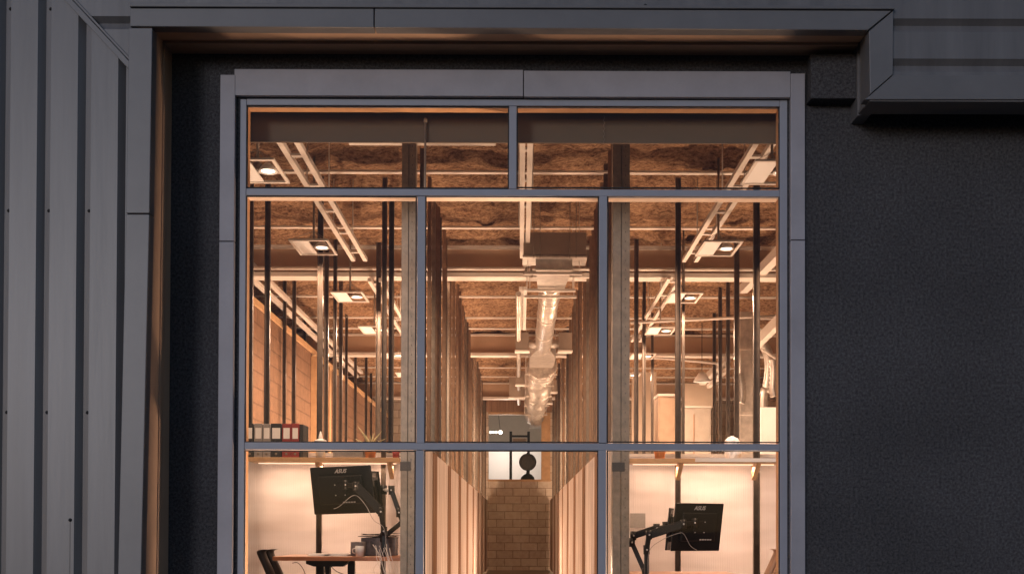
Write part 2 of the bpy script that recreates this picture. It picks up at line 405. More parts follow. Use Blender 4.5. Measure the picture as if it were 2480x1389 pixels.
# screws
scr = None
def screw(x, y, z):
    global scr
    if scr is None:
        scr = MB().lathe((x, y, z), [(0.0001, -0.009), (0.006, -0.009), (0.007, -0.003), (0.011, -0.002), (0.011, 0.0)], 10, 'y').build('screw', M['seam'], BLD, loc=(x, y, z))
        scr.location = Vector((x, y, z)) - world_loc(BLD)
    else:
        c_ = scr.copy(); C.objects.link(c_); c_.location = Vector((x, y, z)) - world_loc(BLD)
for sx in screws:
    for py in (20, 510, 1000):
        zz = Z(py, YC)
        if zz < diag(sx)-0.03 and X(-60, 700, YC) < sx < xend - 0.05: screw(sx, YC+DPR-0.004, zz)
for (px, py) in ((2385, 75), (2388, 174), (1563, 14)):
    p = P(px, py, YC); screw(p.x, YC+(DPR if px > 2000 else 0.002), p.z)
p = P(170, 1258, YC); screw(p.x, YC, p.z)
MB().box(p.x-0.0015, p.x+0.0015, YC-0.001, YC+0.0, p.z-0.6, p.z-0.005).build('rust_streak', M['dull'], BLD)
# --- flashing trims around the recess (front at YT)
YT = YC - 0.03; YB = YC + 0.055
def q(px, py, Y=YT): p = P(px, py, Y); return (p.x, p.z)
def trimpoly(pts, name='trim', y0=YT, y1=YB, m=M['trim'], bevel=0.004):
    return MB().prism([q(*p) for p in pts], y0, y1).build(name, m, BLD, bevel=bevel)
trimpoly([(315, 20), (905, 21), (905, 67), (315, 64)])
trimpoly([(907.5, 21), (2160, 26), (2102, 73), (907.5, 67)])
trimpoly([(315, 9), (2166, 17), (2166, 24.5), (315, 18.5)], 'drip_flashing', YT-0.012, YB)
trimpoly([(312, 68), (369, 68), (362, 516), (305, 516)])
trimpoly([(305, 518.5), (362, 518.5), (330, 1900), (274, 1900)])
trimpoly([(2164, 26), (2163, 180), (2107, 229), (2105, 76)])
trimpoly([(2163, 182.5), (2800, 180), (2800, 241), (2093, 241), (2107, 231.5)])
# --- soffit of the recess: three stepped strips, and left reveal the same
def zsof(Y): return EYE + (Z(70, YT)-EYE)
zs = Z(69, YC)
xl_in = X(368, 75, YC)          # left reveal plane
xr_in = X(2103, 76, YC)
zr = Z(241, YC)+0.003                # bottom of the right leg
for i, (ya, yb, dz) in enumerate(((YT+0.03, 6.66, 0.0), (6.665, 6.80, 0.012), (6.80, 6.85, 0.03), (6.85, YS, 0.012))):
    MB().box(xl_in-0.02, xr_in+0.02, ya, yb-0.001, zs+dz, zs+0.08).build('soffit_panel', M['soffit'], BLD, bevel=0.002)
    # left reveal, leaning like the trim
    xb = X(335, 1389, YC); zb = Z(1389, YC)
    def xv(z, y_): return xl_in + (xb-xl_in)*(zs-z)/(zs-zb)*max(0.0, 1.0 - (y_-YT)/(YS-YT))
    zlow = -0.3
    vsx = []
    for (yy) in (ya, yb-0.001):
        for zz in (zlow, zs+0.06):
            vsx += [(xv(zz, yy)-0.09, yy, zz), (xv(zz, yy)-dz*0.4, yy, zz)]
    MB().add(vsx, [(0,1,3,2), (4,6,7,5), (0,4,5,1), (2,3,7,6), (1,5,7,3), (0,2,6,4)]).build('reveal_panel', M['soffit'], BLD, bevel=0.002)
    # right return
    MB().box(xr_in+dz, xr_in+0.09, ya, yb-0.001, zr, zs+0.06).build('return_panel', M['trim'], BLD, bevel=0.002)
# underside of the right eave
zE = Z(242, YC)
MB().box(xr_in+0.001, 7.0, YT+0.012, 6.69, zE-0.010, zE+0.02).build('drip_edge', M['trim'], BLD, bevel=0.003)
MB().box(xr_in+0.001, 7.0, 6.695, 6.81, zE-0.002, zE+0.02).build('drip_edge', M['trim'], BLD, bevel=0.003)
MB().box(xr_in+0.095, 7.0, 6.811, YS-0.001, zE+0.16, zE+0.2).build('eave_soffit', M['dull'], BLD)  # dark material deepens the shade of the eave recess
# backing behind the cladding
MB().box(-7, xl_in-0.12, YC+0.051, YS-0.001, -0.3, 6.5).build('wall_core', M['siding'], BLD)
MB().box(xl_in-0.12, 7, YC+0.056, YS-0.001, zs+0.085, 6.5).build('wall_core', M['siding'], BLD)
# ------------------------------------------------------------------ window
WIN = bpy.data.objects.new('window', None); C.objects.link(WIN); WIN.parent = BLD
WIN.location = Vector((X(1240, 700, YS), YS, oz0)) - Vector(BLD.location)
tag(WIN, 'tall glazed window with blue grey mullions')
YK = YS - 0.035
def kb(px0, px1, py0, py1, y0, y1, name, m, bevel=0.0025, ref=None):
    rx = 700 if ref is None else ref
    cxp = (px0+px1)/2
    return MB().box(X(px0, rx, y0), X(px1, rx, y0), y0, y1, P(cxp, py1, y0).z, P(cxp, py0, y0).z).build(name, m, WIN, bevel=bevel)
kb(567.5, 1267, 168, 232, YK, YS-0.001, 'casing', M['casing'], 0.003, 200)
kb(1269, 1914.5, 172, 235, YK, YS-0.001, 'casing', M['casing'], 0.003, 200)
for (a, b, top, mid) in ((530, 566, 181, 583), (1915.5, 1950, 178, 580)):
    kb(a, b, top, mid, YK-0.004, YS-0.001, 'casing', M['casing'], 0.003)
    kb(a, b, mid+2, 1900, YK-0.004, YS-0.001, 'casing', M['casing'], 0.003)
YF = YS + 0.005                         # frame front
YG = YF + 0.018                         # glass
YI = YF + 0.16                          # frame back
zb_ = 1800
kb(579, 594, 240, zb_, YF, YF+0.05, 'frame', M['alum']); kb(1889, 1907, 240, zb_, YF, YF+0.05, 'frame', M['alum'])
kb(594.5, 1888.5, 241, 256, YF, YF+0.05, 'frame', M['alum'])
kb(594.5, 1888.5, 458, 474, YF, YF+0.05, 'transom', M['alum']); kb(594.5, 1888.5, 1072, 1089, YF, YF+0.05, 'transom', M['alum'])
kb(1232, 1250, 256.5, 457.5, YF-0.002, YF+0.05, 'mullion', M['alum'])
for a in (1010, 1451):
    kb(a, a+19, 474.5, 1071.5, YF-0.002, YF+0.05, 'mullion', M['alum']); kb(a-1, a+18, 1089.5, zb_, YF-0.002, YF+0.05, 'mullion', M['alum'])
# inner wooden lining behind the metal
kb(575, 594, 238, zb_, YF+0.051, YI, 'inner_lining', M['lining2']); kb(1888.5, 1910, 238, zb_, YF+0.051, YI, 'inner_lining', M['lining2'])
kb(594.5, 1888, 240, 258, YF+0.051, YI, 'inner_lining', M['lining2'])
kb(594.5, 1888, 459, 476, YF+0.051, YI, 'inner_lining', M['lining']); kb(594.5, 1888, 1073, 1088, YF+0.051, YI, 'inner_lining', M['lining'])
kb(1234, 1248, 258.5, 458.5, YF+0.051, YI-0.002, 'inner_lining', M['lining'])
for a in (1011, 1453):
    kb(a, a+16, 476.5, 1072.5, YF+0.051, YI-0.002, 'inner_lining', M['lining']); kb(a, a+16, 1088.5, zb_, YF+0.051, YI-0.002, 'inner_lining', M['lining'])
# panes with gaskets
def pane(a, b, c, d):
    g_ = kb(a, b, c, d, YG, YG+0.006, 'pane', M['glass'], 0)
    t = 3.0
    mb = MB()
    for (p0, p1, r0, r1) in ((a, a+t, c, d), (b-t, b, c, d), (a+t, b-t, c, c+t), (a+t, b-t, d-t, d)):
        mb.box(X(p0, 700, YG), X(p1, 700, YG), YG-0.010, YG-0.0005, P((p0+p1)/2, r1, YG).z, P((p0+p1)/2, r0, YG).z)
    mb.build('gasket', M['gasket'], WIN)
pane(594.7, 1231.8, 256.5, 457.5); pane(1250.2, 1888.3, 256.8, 457.5)
for (c, d) in ((474.8, 1071.6), (1089.6, zb_)):
    pane(594.7, 1009, c, d); pane(1029.4, 1450, c, d); pane(1470, 1888.3, c, d)

# ------------------------------------------------------------------ shell inside
ZD = EYE + 3.47
def deck():
    xs = np.arange(-6, 6.001, 0.045); ys = np.arange(7.25, 28.6, 0.045)
    Xg, Yg = np.meshgrid(xs, ys)
    rng = np.random.RandomState(3)
    def vn(sx, sy):
        nx, ny = int(12/sx)+3, int(22/sy)+3
        g = rng.rand(ny, nx); fx = (Xg+6)/sx; fy = (Yg-7.25)/sy
        ix, iy = fx.astype(int), fy.astype(int); tx, ty = fx-ix, fy-iy
        tx = tx*tx*(3-2*tx); ty = ty*ty*(3-2*ty)
        return (g[iy, ix]*(1-tx)+g[iy, ix+1]*tx)*(1-ty)+(g[iy+1, ix]*(1-tx)+g[iy+1, ix+1]*tx)*ty
    base = np.sin(Yg*2*np.pi/0.62 + 0.8*vn(1.1, 0.8))
    Zg = ZD + 0.05*np.tanh(2.2*base) + 0.10*(vn(0.55, 0.16)-0.5) + 0.085*(vn(0.17, 0.09)-0.5) + 0.05*(vn(0.08, 0.06)-0.5)
    ny, nx = Xg.shape
    co = np.stack([Xg, Yg, Zg], -1).reshape(-1, 3)
    L = world_loc(BLD); co = co - np.array(L)
    i = np.arange(ny*nx).reshape(ny, nx)
    fc = np.stack([i[:-1, :-1], i[1:, :-1], i[1:, 1:], i[:-1, 1:]], -1).reshape(-1, 4)
    me = bpy.data.meshes.new('roof_deck')
    me.vertices.add(len(co)); me.vertices.foreach_set('co', co.ravel())
    me.loops.add(fc.size); me.loops.foreach_set('vertex_index', fc.ravel())
    me.polygons.add(len(fc)); me.polygons.foreach_set('loop_start', np.arange(0, fc.size, 4))
    me.polygons.foreach_set('loop_total', np.full(len(fc), 4)); me.update(calc_edges=True)
    me.polygons.foreach_set('use_smooth', np.ones(len(fc), bool))
    me.materials.append(M['deck'])
    o = bpy.data.objects.new('roof_deck', me); C.objects.link(o); o.parent = BLD
    tag(o, 'underside of the roof sprayed with rough brown insulation')
deck()
MB().box(-6.2, 6.2, 7.23, 34.2, ZD+0.35, ZD+0.5).build('roof', M['dull'], BLD)
MB().box(-6.2, -6.0, 7.23, 34, 0, ZD+0.35).build('side_wall', M['plaster'], BLD)
MB().box(6.0, 6.2, 7.23, 34, 0, ZD+0.35).build('side_wall', M['plaster'], BLD)
# beams: face, flanges
for k, (pb, pt) in enumerate(((673, 577), (862, 808), (966, 925))):
    Y = 3.0*FPX/(1280-pb)
    zb0 = EYE + 3.0
    b = MB().box(-6, 6, Y, Y+0.03, zb0+0.05, EYE+3.40).build('roof_beam', M['beam'], BLD)
    fl = MB().box(-6, 6, Y-0.10, Y+0.13, zb0, zb0+0.05).build('bottom_flange', M['white_steel'], b)
    if k == 0:
        MB().tube([(-6, Y-0.15, zb0+0.085), (6, Y-0.15, zb0+0.085)], 0.022, 12).build('pipe', M['white_steel'], b)
    MB().box(-6, 6, Y-0.10, Y+0.13, EYE+3.35, EYE+3.375).build('top_flange', M['white_steel'], b)
for py in (415, 550, 718, 769, 795, 890, 912):
    Y = 3.33*FPX/(1280-py)
    r = 0.022
    MB().box(-6, 6, Y-0.03, Y+0.03, EYE+3.325, EYE+3.345).build('purlin', M['white_steel'], BLD)
# end wall with opening
YE = 28.2
wx0, wx1 = X(1183, 1100, YE), X(1311, 1100, YE); wz0, wz1 = Z(1160, YE), Z(1003, YE)
mb = MB(); mb.box(-6, wx0, YE, YE+0.2, 0, ZD+0.35).box(wx1, 6, YE, YE+0.2, 0, ZD+0.35).box(wx0, wx1, YE, YE+0.2, 0, wz0).box(wx0, wx1, YE, YE+0.2, wz1, ZD+0.35)
ew = mb.build('end_wall', M['block'], BLD); tag(ew, 'tan concrete block wall at the end of the corridor')
MB().box(wx0-0.01, wx1+0.24, YE-0.05, YE+0.19, wz0-0.05, wz0-0.001).build('sill', M['wood'], ew)
MB().box(wx1, wx1+0.23, YE-0.04, YE+0.0, wz0, wz1+0.05).build('jamb', M['wood'], ew)
MB().box(wx0-0.01, wx1, YE-0.04, YE-0.001, wz1, wz1+0.06).build('lintel', M['wood'], ew)
MB().box(-0.9, 0.8, YE-0.045, YE-0.002, wz1+0.061, EYE+3.33).build('header_board', M['brownboard'], ew)
# back room
mb = MB().box(-6, 6, 33.8, 34, 0, ZD+0.35)
mb.build('far_wall', M['plaster'], BLD)
MB().box(-2.5, 2.5, 31.8, 31.9, 2.3, 3.40).build('lit_wall_panel', mat('pale_projection_wall', (0.9, 0.88, 0.86), 0.8), BLD)

# ------------------------------------------------------------------ side wall of tan blocks in the left room
XL = -3.3
wl = thing('block_wall', (XL, 20, 0), 'tan block wall running back along the left side of the left room', 'wall')
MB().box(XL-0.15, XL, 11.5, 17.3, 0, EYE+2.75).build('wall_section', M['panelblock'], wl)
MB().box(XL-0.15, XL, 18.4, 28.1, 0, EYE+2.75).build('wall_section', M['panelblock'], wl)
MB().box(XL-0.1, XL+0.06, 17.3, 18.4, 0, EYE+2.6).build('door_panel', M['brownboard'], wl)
for (ya, yb) in ((17.22, 17.36), (18.34, 18.5)):
    MB().box(XL-0.16, XL+0.10, ya, yb, 0, EYE+2.7).build('door_frame', M['wood'], wl)
MB().box(XL-0.17, XL+0.03, 11.5, 28.1, EYE+2.752, EYE+2.83).build('cap_rail', M['wood'], wl)
for k, (za) in enumerate((3.02, 3.10)):
    MB().box(XL-0.02+k*0.09, XL+0.04+k*0.09, 11.5, 22, EYE+za, EYE+za+0.05).build('upper_rail', M['white_steel'], wl)

# ================================================================== ROOM DIVIDERS (frosted cross walls) and POSTS
PT = EYE + 0.74
def channel(mb, x, y, z0, z1, w=0.05, d=0.04, t=0.006):   # open steel channel, slot towards the camera
    mb.box(x-w/2, x-w/2+t, y-d/2, y+d/2, z0, z1); mb.box(x+w/2-t, x+w/2, y-d/2, y+d/2, z0, z1)
    mb.box(x-w/2+t, x+w/2-t, y+d/2-t, y+d/2, z0, z1)
    return mb
bays = [10.75 + 2.22*j for j in range(7)]
xl_, xr_ = -0.855, 0.755
side_name = ('left', 'right')
row_txt = ['nearest the window', 'second back from the window', 'third back from the window', 'fourth back from the window', 'fifth back from the window', 'sixth back from the window', 'farthest from the window']
for j, Y in enumerate(bays):
    for s, (a, b) in enumerate(((XL+0.02, xl_-0.06), (xr_+0.06, 3.4))):
        t = thing('room_divider', ((a+b)/2, Y, 0), f'frosted divider panel across the {side_name[s]} room, {row_txt[j]}', 'divider', 'frosted dividers across the side rooms')
        MB().box(a, b, Y, Y+0.012, 0.05, PT-0.03).build('frosted_panel', M['frost'], t)
        MB().box(a, b, Y-0.012, Y+0.024, PT-0.029, PT).build('top_rail', M['white_steel'], t)
        MB().box(a, b, Y-0.012, Y+0.024, 0.0, 0.049).build('bottom_rail', M['white_steel'], t)
posts = [  # px at y=700, depth, thickness
 (648, 10.85, .052), (776, 10.64, .052), (791, 12.9, .050), (931, 10.66, .046), (948, 10.9, .050), (607, 10.85, .05),
 (690, 15.0, .045), (713, 15.1, .05), (812, 12.9, .04), (826, 15.1, .05), (738, 17.3, .05), (840, 17.3, .04), (862, 19.5, .05), (917, 12.9, .055), (888, 21.7, .05), (932, 19.5, .05), (900, 24, .05),
 (1642, 10.64, .052), (1832, 10.64, .060), (1784, 12.9, .058), (1763, 15.1, .05), (1744, 15.3, .05), (1730, 17.3, .05), (1541, 12.9, .05), (1560, 15.1, .045), (1580, 17.3, .04), (1655, 12.9, .03)]
lnum = 0; rnum = 0
sp = sorted(posts, key=lambda p: p[0])
lefts = [p for p in sp if p[0] < 1261]; rights = [p for p in sp if p[0] > 1261]
for s, lst in enumerate((lefts, rights)):
    for i, (px, Y, wd) in enumerate(lst):
        x = X(px, 700, Y)
        mb = channel(MB(), x, Y, 0, EYE+3.42, wd, 0.04)
        o = mb.build('steel_post', M['post'], None, loc=(x, Y, 0))
        tag(o, f'dark slotted steel post from floor to roof, {ORD[i]} from the left in the {side_name[s]} room', 'post', 'steel posts in the side rooms')
# corridor studs
M['stud_b'] = mat('brown_steel_stud', (0.24, 0.155, 0.10), 0.42, 0.55, var=0.25, scale=9)
M['stud_c'] = mat('bright_steel_stud', (0.62, 0.54, 0.46), 0.25, 0.85, var=0.2, scale=9)
for s, x0 in enumerate((xl_, xr_)):
    x0 += (0.045 if s else -0.045); i = 0; Y = 8.95
    while Y < 27.8:
        sg = 1 if s else -1
        mb = MB(); w_, d_, t_ = 0.036, 0.055, 0.004
        x1_ = x0 + random.uniform(-0.022, 0.022)
        mb.box(x1_-w_/2, x1_+w_/2, Y, Y+t_, 0, EYE+3.42); mb.box(x1_-w_/2, x1_+w_/2, Y+d_-t_, Y+d_, 0, EYE+3.42)
        xw_ = x1_ + sg*(w_/2-t_)
        mb.box(xw_, xw_+sg*t_, Y+t_, Y+d_-t_, 0, EYE+3.42)
        o = mb.build('wall_stud', random.choice((M['stud'], M['stud_b'], M['stud_b'], M['stud_c'], M['post'])), None, loc=(x1_, Y, 0))
        tag(o, f'{ORD[i]} steel stud back from the window in the {side_name[s]} corridor row', 'stud', 'steel studs along the corridor')
        i += 1; Y += (0.13, 0.42, 0.50, 0.36)[i % 4] + random.uniform(-0.04, 0.04)
# corridor boards
i2 = 0
for s, x0 in enumerate((xl_-0.003, xr_+0.003)):
    ys = 8.9; i = 0
    while ys < 27.6:
        ye = min(ys+1.66, 28.1)
        mb = MB().box(x0-0.008, x0+0.008, ys, ye, 0.04, PT)
        o = mb.build('partition_board', M['birch'], None, loc=(x0, ys, 0)); tag(o, f'pale board low wall beside the corridor on the {side_name[s]}, {ORD[i]} from the window', 'partition', 'pale boards along the corridor')
        y3 = min(ye+0.56, 28.12)
        mb = MB().box(x0-0.012, x0+0.012, ye+0.003, y3-0.003, 0.04, PT+0.0)
        o = mb.build('partition_board', M['brownboard2'], None, loc=(x0, ye, 0)); tag(o, f'narrow brown board beside the corridor on the {side_name[s]}, {ORD[i]} from the window', 'partition', 'brown boards along the corridor')
        ys = y3; i += 1
# large galvanised columns
def column(px0, px1, Y, label):
    x0, x1 = X(px0, 700, Y), X(px1, 700, Y); t = thing('steel_column', ((x0+x1)/2, Y, 0), label, 'column', 'galvanised columns behind the window')
    m_ = (x0+x1)/2
    mb = MB().box(x0, m_-0.003, Y, Y+0.006, 0, EYE+3.42).box(m_+0.003, x1, Y, Y+0.006, 0, EYE+3.42)
    mb.box(x0, x0+0.006, Y+0.006, Y+0.12, 0, EYE+3.42).box(x1-0.006, x1, Y+0.006, Y+0.12, 0, EYE+3.42)
    mb.box(m_-0.012, m_+0.012, Y+0.02, Y+0.12, 0, EYE+3.42)
    mb.build('column_channel', M['galv'], t)
    MB().box(x0-0.003, x0+(x1-x0)*0.72, Y-0.006, Y-0.0005, Z(1140, Y), Z(1118, Y)).build('splice_plate', M['dull'], t)
    mb = MB()
    for k in range(60):
        zz = 0.2+k*0.072
        for xx in ((x1+m_)/2,): mb.box(xx-0.002, xx+0.002, Y-0.0012, Y-0.0004, zz, zz+0.012)
    mb.build('slots', M['dull'], t)
column(972, 1006, 8.3, 'wide galvanised steel column behind the left mullion')
column(1484, 1525, 8.3, 'wide galvanised steel column behind the right mullion')

o = MB().box(X(1526, 1250, 10.74), X(1563, 1250, 10.74), 10.738, 10.7395, Z(1276, 10.74), Z(1241, 10.74)).build('notice_sheet', M['greyc'], None, loc=(X(1545, 1250, 10.74), 10.739, Z(1260, 10.74))); tag(o, 'small grey sheet fixed to the panel left of the right monitor', 'notice')
# ================================================================== BLINDS
for i, (a, b) in enumerate(((606, 1240, ), (1243, 1880))):
    Yb = YI + 0.06
    x0, x1 = X(a, 300, Yb), X(b, 300, Yb); zt_, zb2 = Z(272, Yb), Z(343, Yb)
    t = thing('roller_blind', ((x0+x1)/2, Yb, zt_), f'brown roller blind rolled most of the way up in the {side_name[i]} top pane', 'blind', 'roller blinds in the top panes')
    MB().tube([(x0, Yb+0.03, zt_+0.02), (x1, Yb+0.03, zt_+0.02)], 0.03, 16).build('roller', M['blind'], t)
    MB().box(x0, x1, Yb, Yb+0.002, zb2, zt_+0.02).build('fabric', M['blind'], t)
    MB().box(x0, x1, Yb-0.006, Yb+0.008, zb2-0.010, zb2-0.0005).build('bottom_bar', M['blind'], t)
    cx = X(1463 if i else 1030, 320, Yb-0.03)
    mb = MB()
    if i:
        for k in range(24):
            zz = Z(285, Yb) - k*0.0075
            mb.lathe((cx + 0.004*math.sin(k*1.3), Yb-0.03, zz), [(0.0001, 0.0032), (0.0032, 0), (0.0001, -0.0032)], 8)
        mb.build('chain', M['galv'], t)
    else:
        mb.tube([(cx, Yb-0.03, Z(300, Yb)), (cx, Yb-0.03, Z(620, Yb))], 0.007, 8); mb.lathe((cx, Yb-0.03, Z(300, Yb)), [(0.0001, 0.03), (0.012, 0.02), (0.014, 0.0), (0.0001, -0.01)], 10)
        mb.build('pull_rod', M['galv'], t)

# ================================================================== STRUT TRACKS
def track(x, H, y0, y1, label, wd=0.13, hang=True):
    z = EYE+H
    t = thing('strut_track', (x, y0, z), label, 'track', 'suspended strut tracks')
    for s_ in (-1, 1):
        MB().box(x+s_*wd/2-0.022, x+s_*wd/2+0.022, y0, y1, z, z+0.04).build('rail', M['white_steel'], t)
    mb = MB(); yy = y0+0.2
    while yy < y1: mb.box(x-wd/2+0.02, x+wd/2-0.02, yy, yy+0.05, z+0.012, z+0.03); yy += 0.75
    mb.build('rungs', M['white_steel'], t)
    if hang:
        yy = y0+0.5
        while yy < y1:
            for s_ in (-1, 1):
                MB().tube([(x+s_*(wd/2+0.03), yy, z+0.01), (x+s_*(wd/2+0.03), yy, EYE+3.45)], 0.006, 6).build('hanger_rod', M['white_steel'], t)
            yy += 1.35
    return t
track(-1.76, 2.9, 7.6, 11.9, 'pale double rail track sloping across the upper left panes'); track(-1.72, 2.9, 12.86, 17.5, 'shorter pale double rail track continuing deeper in the left room')
track(1.83, 2.9, 7.6, 11.9, 'pale double rail track sloping across the upper right panes'); track(1.78, 2.9, 12.7, 17.0, 'shorter pale double rail track deeper in the right room')
track(0.035, 2.95, 7.6, 11.95, 'pale cable ladder rail running straight back above the corridor', 0.06)
track(0.02, 2.9, 13.3, 16.0, 'short slotted rail beside the round duct above the corridor', 0.05, False)
o = MB().tube([(-0.035, 13.3, EYE+2.85), (-0.05, 25.0, EYE+2.85)], 0.035, 12).build('ceiling_pipe', M['duct'], None, loc=(-0.04, 13.3, EYE+2.85)); tag(o, 'pale pipe running back along the roof left of the round duct', 'pipe')
o = MB().box(X(845, 346, 8.6), X(1200, 346, 8.6), 8.58, 8.64, Z(349, 8.6), Z(343, 8.6)).build('light_batten', M['white_steel'], None, loc=(X(1000,346,8.6), 8.6, Z(346,8.6))); tag(o, 'thin white batten just under the left blind', 'batten')

# ================================================================== PENDANTS
def pendant(x, Y, H, label, first=None, watts=55):
    z = EYE+H
    if first is not None: return dup(first, (x, Y, z), label)
    t = thing('pendant_light', (x, Y, z), label, 'pendant light', 'flat pendant lights over the side rooms')
    W, D = 0.18, 0.27
    mb = MB()
    for (a, b, c, d) in ((-W, W, -D, -D+0.03), (-W, W, D-0.03, D), (-W, -W+0.025, -D+0.03, D-0.03), (W-0.025, W, -D+0.03, D-0.03)):
        mb.box(x+a, x+b, Y+c, Y+d, z, z+0.018)
    mb.build('frame', M['white_steel'], t, bevel=0.003)
    MB().box(x-W+0.026, x-0.01, Y-D+0.031, Y+D-0.031, z+0.006, z+0.014).build('plate', M['white'], t)
    MB().lathe((x+0.075, Y, z+0.004), [(0.0001, 0.0), (0.040, 0.001), (0.048, 0.004)], 18).build('lamp_head', M['lampglow'], t)
    MB().lathe((x+0.075, Y, z+0.004), [(0.049, 0.003), (0.066, -0.004), (0.070, 0.006), (0.055, 0.03), (0.02, 0.06), (0.0001, 0.06)], 18).build('lamp_bezel', M['white'], t)
    MB().tube([(x, Y, z+0.02), (x, Y, EYE+3.45)], 0.011, 8).build('stem', M['galv'], t)
    MB().lathe((x, Y, z+0.015), [(0.0001, 0.06), (0.03, 0.05), (0.04, 0.0)], 14).build('hub', M['galv'], t)
    mb = MB()
    for k in range(4):
        a = (k+0.5)*math.pi/2; mb.tube([(x, Y, z+0.16), (x+W*0.9*math.copysign(1, math.cos(a)), Y+D*0.9*math.copysign(1, math.sin(a)), z+0.018)], 0.003, 5)
    mb.build('cable_stays', M['galv'], t)
    L = lamp('lamp_light', (x+0.075, Y, z-0.03), watts, kind='AREA', parent=t); L.data.shape = 'DISK'; L.data.size = 0.11
    return t
pd = [2660*2.6/v for v in (865, 680, 560, 480, 418, 372)]
f = None
for s, xx in enumerate((-1.93, 1.83)):
    for i, Y in enumerate(pd):
        r = pendant(xx, Y, 2.6, f'flat pendant light with one bright lamp, {ORD[i]} back from the window in the {side_name[s]} room', f)
        if f is None: f = r

# ================================================================== DUCT
DX = 0.335
dt = thing('air_duct', (DX, 11.3, EYE+2.9), 'silver air duct hung over the corridor with a wide box at its near end', 'duct')
Yd = 11.3
bxa, bxb = X(1268, 600, Yd), X(1420, 600, Yd)
MB().box(bxa, bxb, Yd, Yd+0.26, Z(616, Yd), Z(562, Yd)).build('plenum_box', M['ductdark'], dt, bevel=0.004)
MB().box(bxa-0.01, bxb+0.01, Yd-0.012, Yd+0.36, Z(618, Yd)-0.02, Z(618, Yd)).build('plenum_base', M['duct'], dt)
mb = MB()
for px in (1293, 1308, 1380, 1395): mb.tube([(X(px, 600, Yd), Yd-0.02, Z(626, Yd)), (X(px, 600, Yd), Yd-0.02, EYE+3.45)], 0.004, 6)
mb.build('hanger_rods', M['galv'], dt)
# tapered transition
za, zb3 = Z(620, Yd)-0.01, EYE+2.62
def ring(cx, cz, w_, h_, Y): return [(cx-w_, Y, cz-h_), (cx+w_, Y, cz-h_), (cx+w_, Y, cz+h_), (cx-w_, Y, cz+h_)]
def loft(mb, rs, smooth=False):
    n = len(rs[0]); vs = [v for r in rs for v in r]
    fs = [(i*n+k, i*n+(k+1) % n, (i+1)*n+(k+1) % n, (i+1)*n+k) for i in range(len(rs)-1) for k in range(n)]
    fs += [tuple(range(n))[::-1], tuple((len(rs)-1)*n+k for k in range(n))]
    mb.add(vs, fs, smooth); return mb
HD = EYE+2.80
loft(MB(), [ring(DX+0.005, HD+0.02, 0.19, 0.12, Yd+0.1), ring(DX, HD, 0.155, 0.10, Yd+0.9), ring(DX, HD, 0.15, 0.11, Yd+1.15)]).build('transition', M['duct'], dt)
for yy, ww in ((Yd+0.12, 0.30), (Yd+0.93, 0.27), (Yd+1.28, 0.30)):
    mb = MB().box(DX-ww, DX+ww, yy, yy+0.04, HD-0.145, HD-0.118)
    for sx_ in (-1, 1): mb.tube([(DX+sx_*(ww-0.03), yy+0.02, HD-0.13), (DX+sx_*(ww-0.03), yy+0.02, EYE+3.45)], 0.005, 6)
    mb.build('trapeze', M['white_steel'], dt)
RD = 0.125
MB().tube([(DX, Yd+1.15, HD), (DX, 16.9, HD)], RD, 28).build('round_duct', M['duct'], dt)
mb = MB()
for yy in (13.2, 14.3, 15.6): mb.tube([(DX, yy, HD), (DX, yy+0.035, HD)], RD+0.008, 28)
mb.build('joint_band', M['white_steel'], dt)
loft(MB(), [ring(DX, HD, 0.11, 0.10, 16.6), ring(DX, HD-0.01, 0.20, 0.12, 17.1), ring(DX, HD-0.01, 0.20, 0.12, 17.9), ring(DX, HD, 0.18, 0.11, 18.4)]).build('transition', M['duct'], dt)
# crumpled flexible duct
pts, rr = [], []
rnd = random.Random(5); yy = 18.3; kk = 0
while yy < 27.2:
    pts.append((DX + 0.02*math.sin(yy*2.1), yy, HD - 0.03 + 0.025*math.sin(yy*1.3)))
    rr.append(0.20*(1-0.012*(yy-18.3)) + (0.035, 0.045, -0.035)[kk % 3] + rnd.uniform(-0.02, 0.02)); yy += (0.13, 0.10, 0.08)[kk % 3]; kk += 1
fx = MB().tube(pts, rr, 26)
fx.v = [(DX+(v[0]-DX)*(1+rnd.uniform(-.03, .03)), v[1]+rnd.uniform(-.012, .012), HD+(v[2]-HD)*(1+rnd.uniform(-.04, .04))) for v in fx.v]
fx.build('flexible_duct', M['foil'], dt)
loft(MB(), [ring(DX+0.02, HD-0.03, 0.16, 0.12, 27.2), ring(DX+0.02, HD-0.06, 0.15, 0.16, 28.15)]).build('wall_boot', M['duct'], dt)
for k, yy in enumerate((18.6, 20.1, 21.7, 23.4, 25.2)):
    mb = MB().box(DX-0.27, DX+0.27, yy, yy+0.035, HD-0.19, HD-0.165)
    for sx_ in (-1, 1): mb.tube([(DX+sx_*0.25, yy+0.02, HD-0.18), (DX+sx_*0.25, yy+0.02, EYE+3.45)], 0.005, 6)
    mb.build('trapeze', M['white_steel'], dt)
for (cx, yy, w_, h_) in ((DX-0.32, 16.5, 0.10, 0.13), (DX+0.33, 16.5, 0.10, 0.13), (DX-0.33, 20.4, 0.10, 0.12), (DX+0.28, 21.5, 0.09, 0.11), (DX-0.42, 22.4, 0.16, 0.2), (DX+0.24, 23.4, 0.09, 0.12)):
    MB().box(cx-w_, cx+w_, yy, yy+0.2, HD-0.10, HD-0.10+2*h_).build('branch_box', M['ductdark'], dt, bevel=0.004)
    MB().box(cx-w_-0.012, cx+w_+0.012, yy-0.01, yy+0.23, HD-0.125, HD-0.102).build('branch_flange', M['white_steel'], dt)
    MB().tube([(cx, yy+0.1, HD), (DX, yy+0.1, HD)], 0.06, 12).build('branch_pipe', M['duct'], dt)
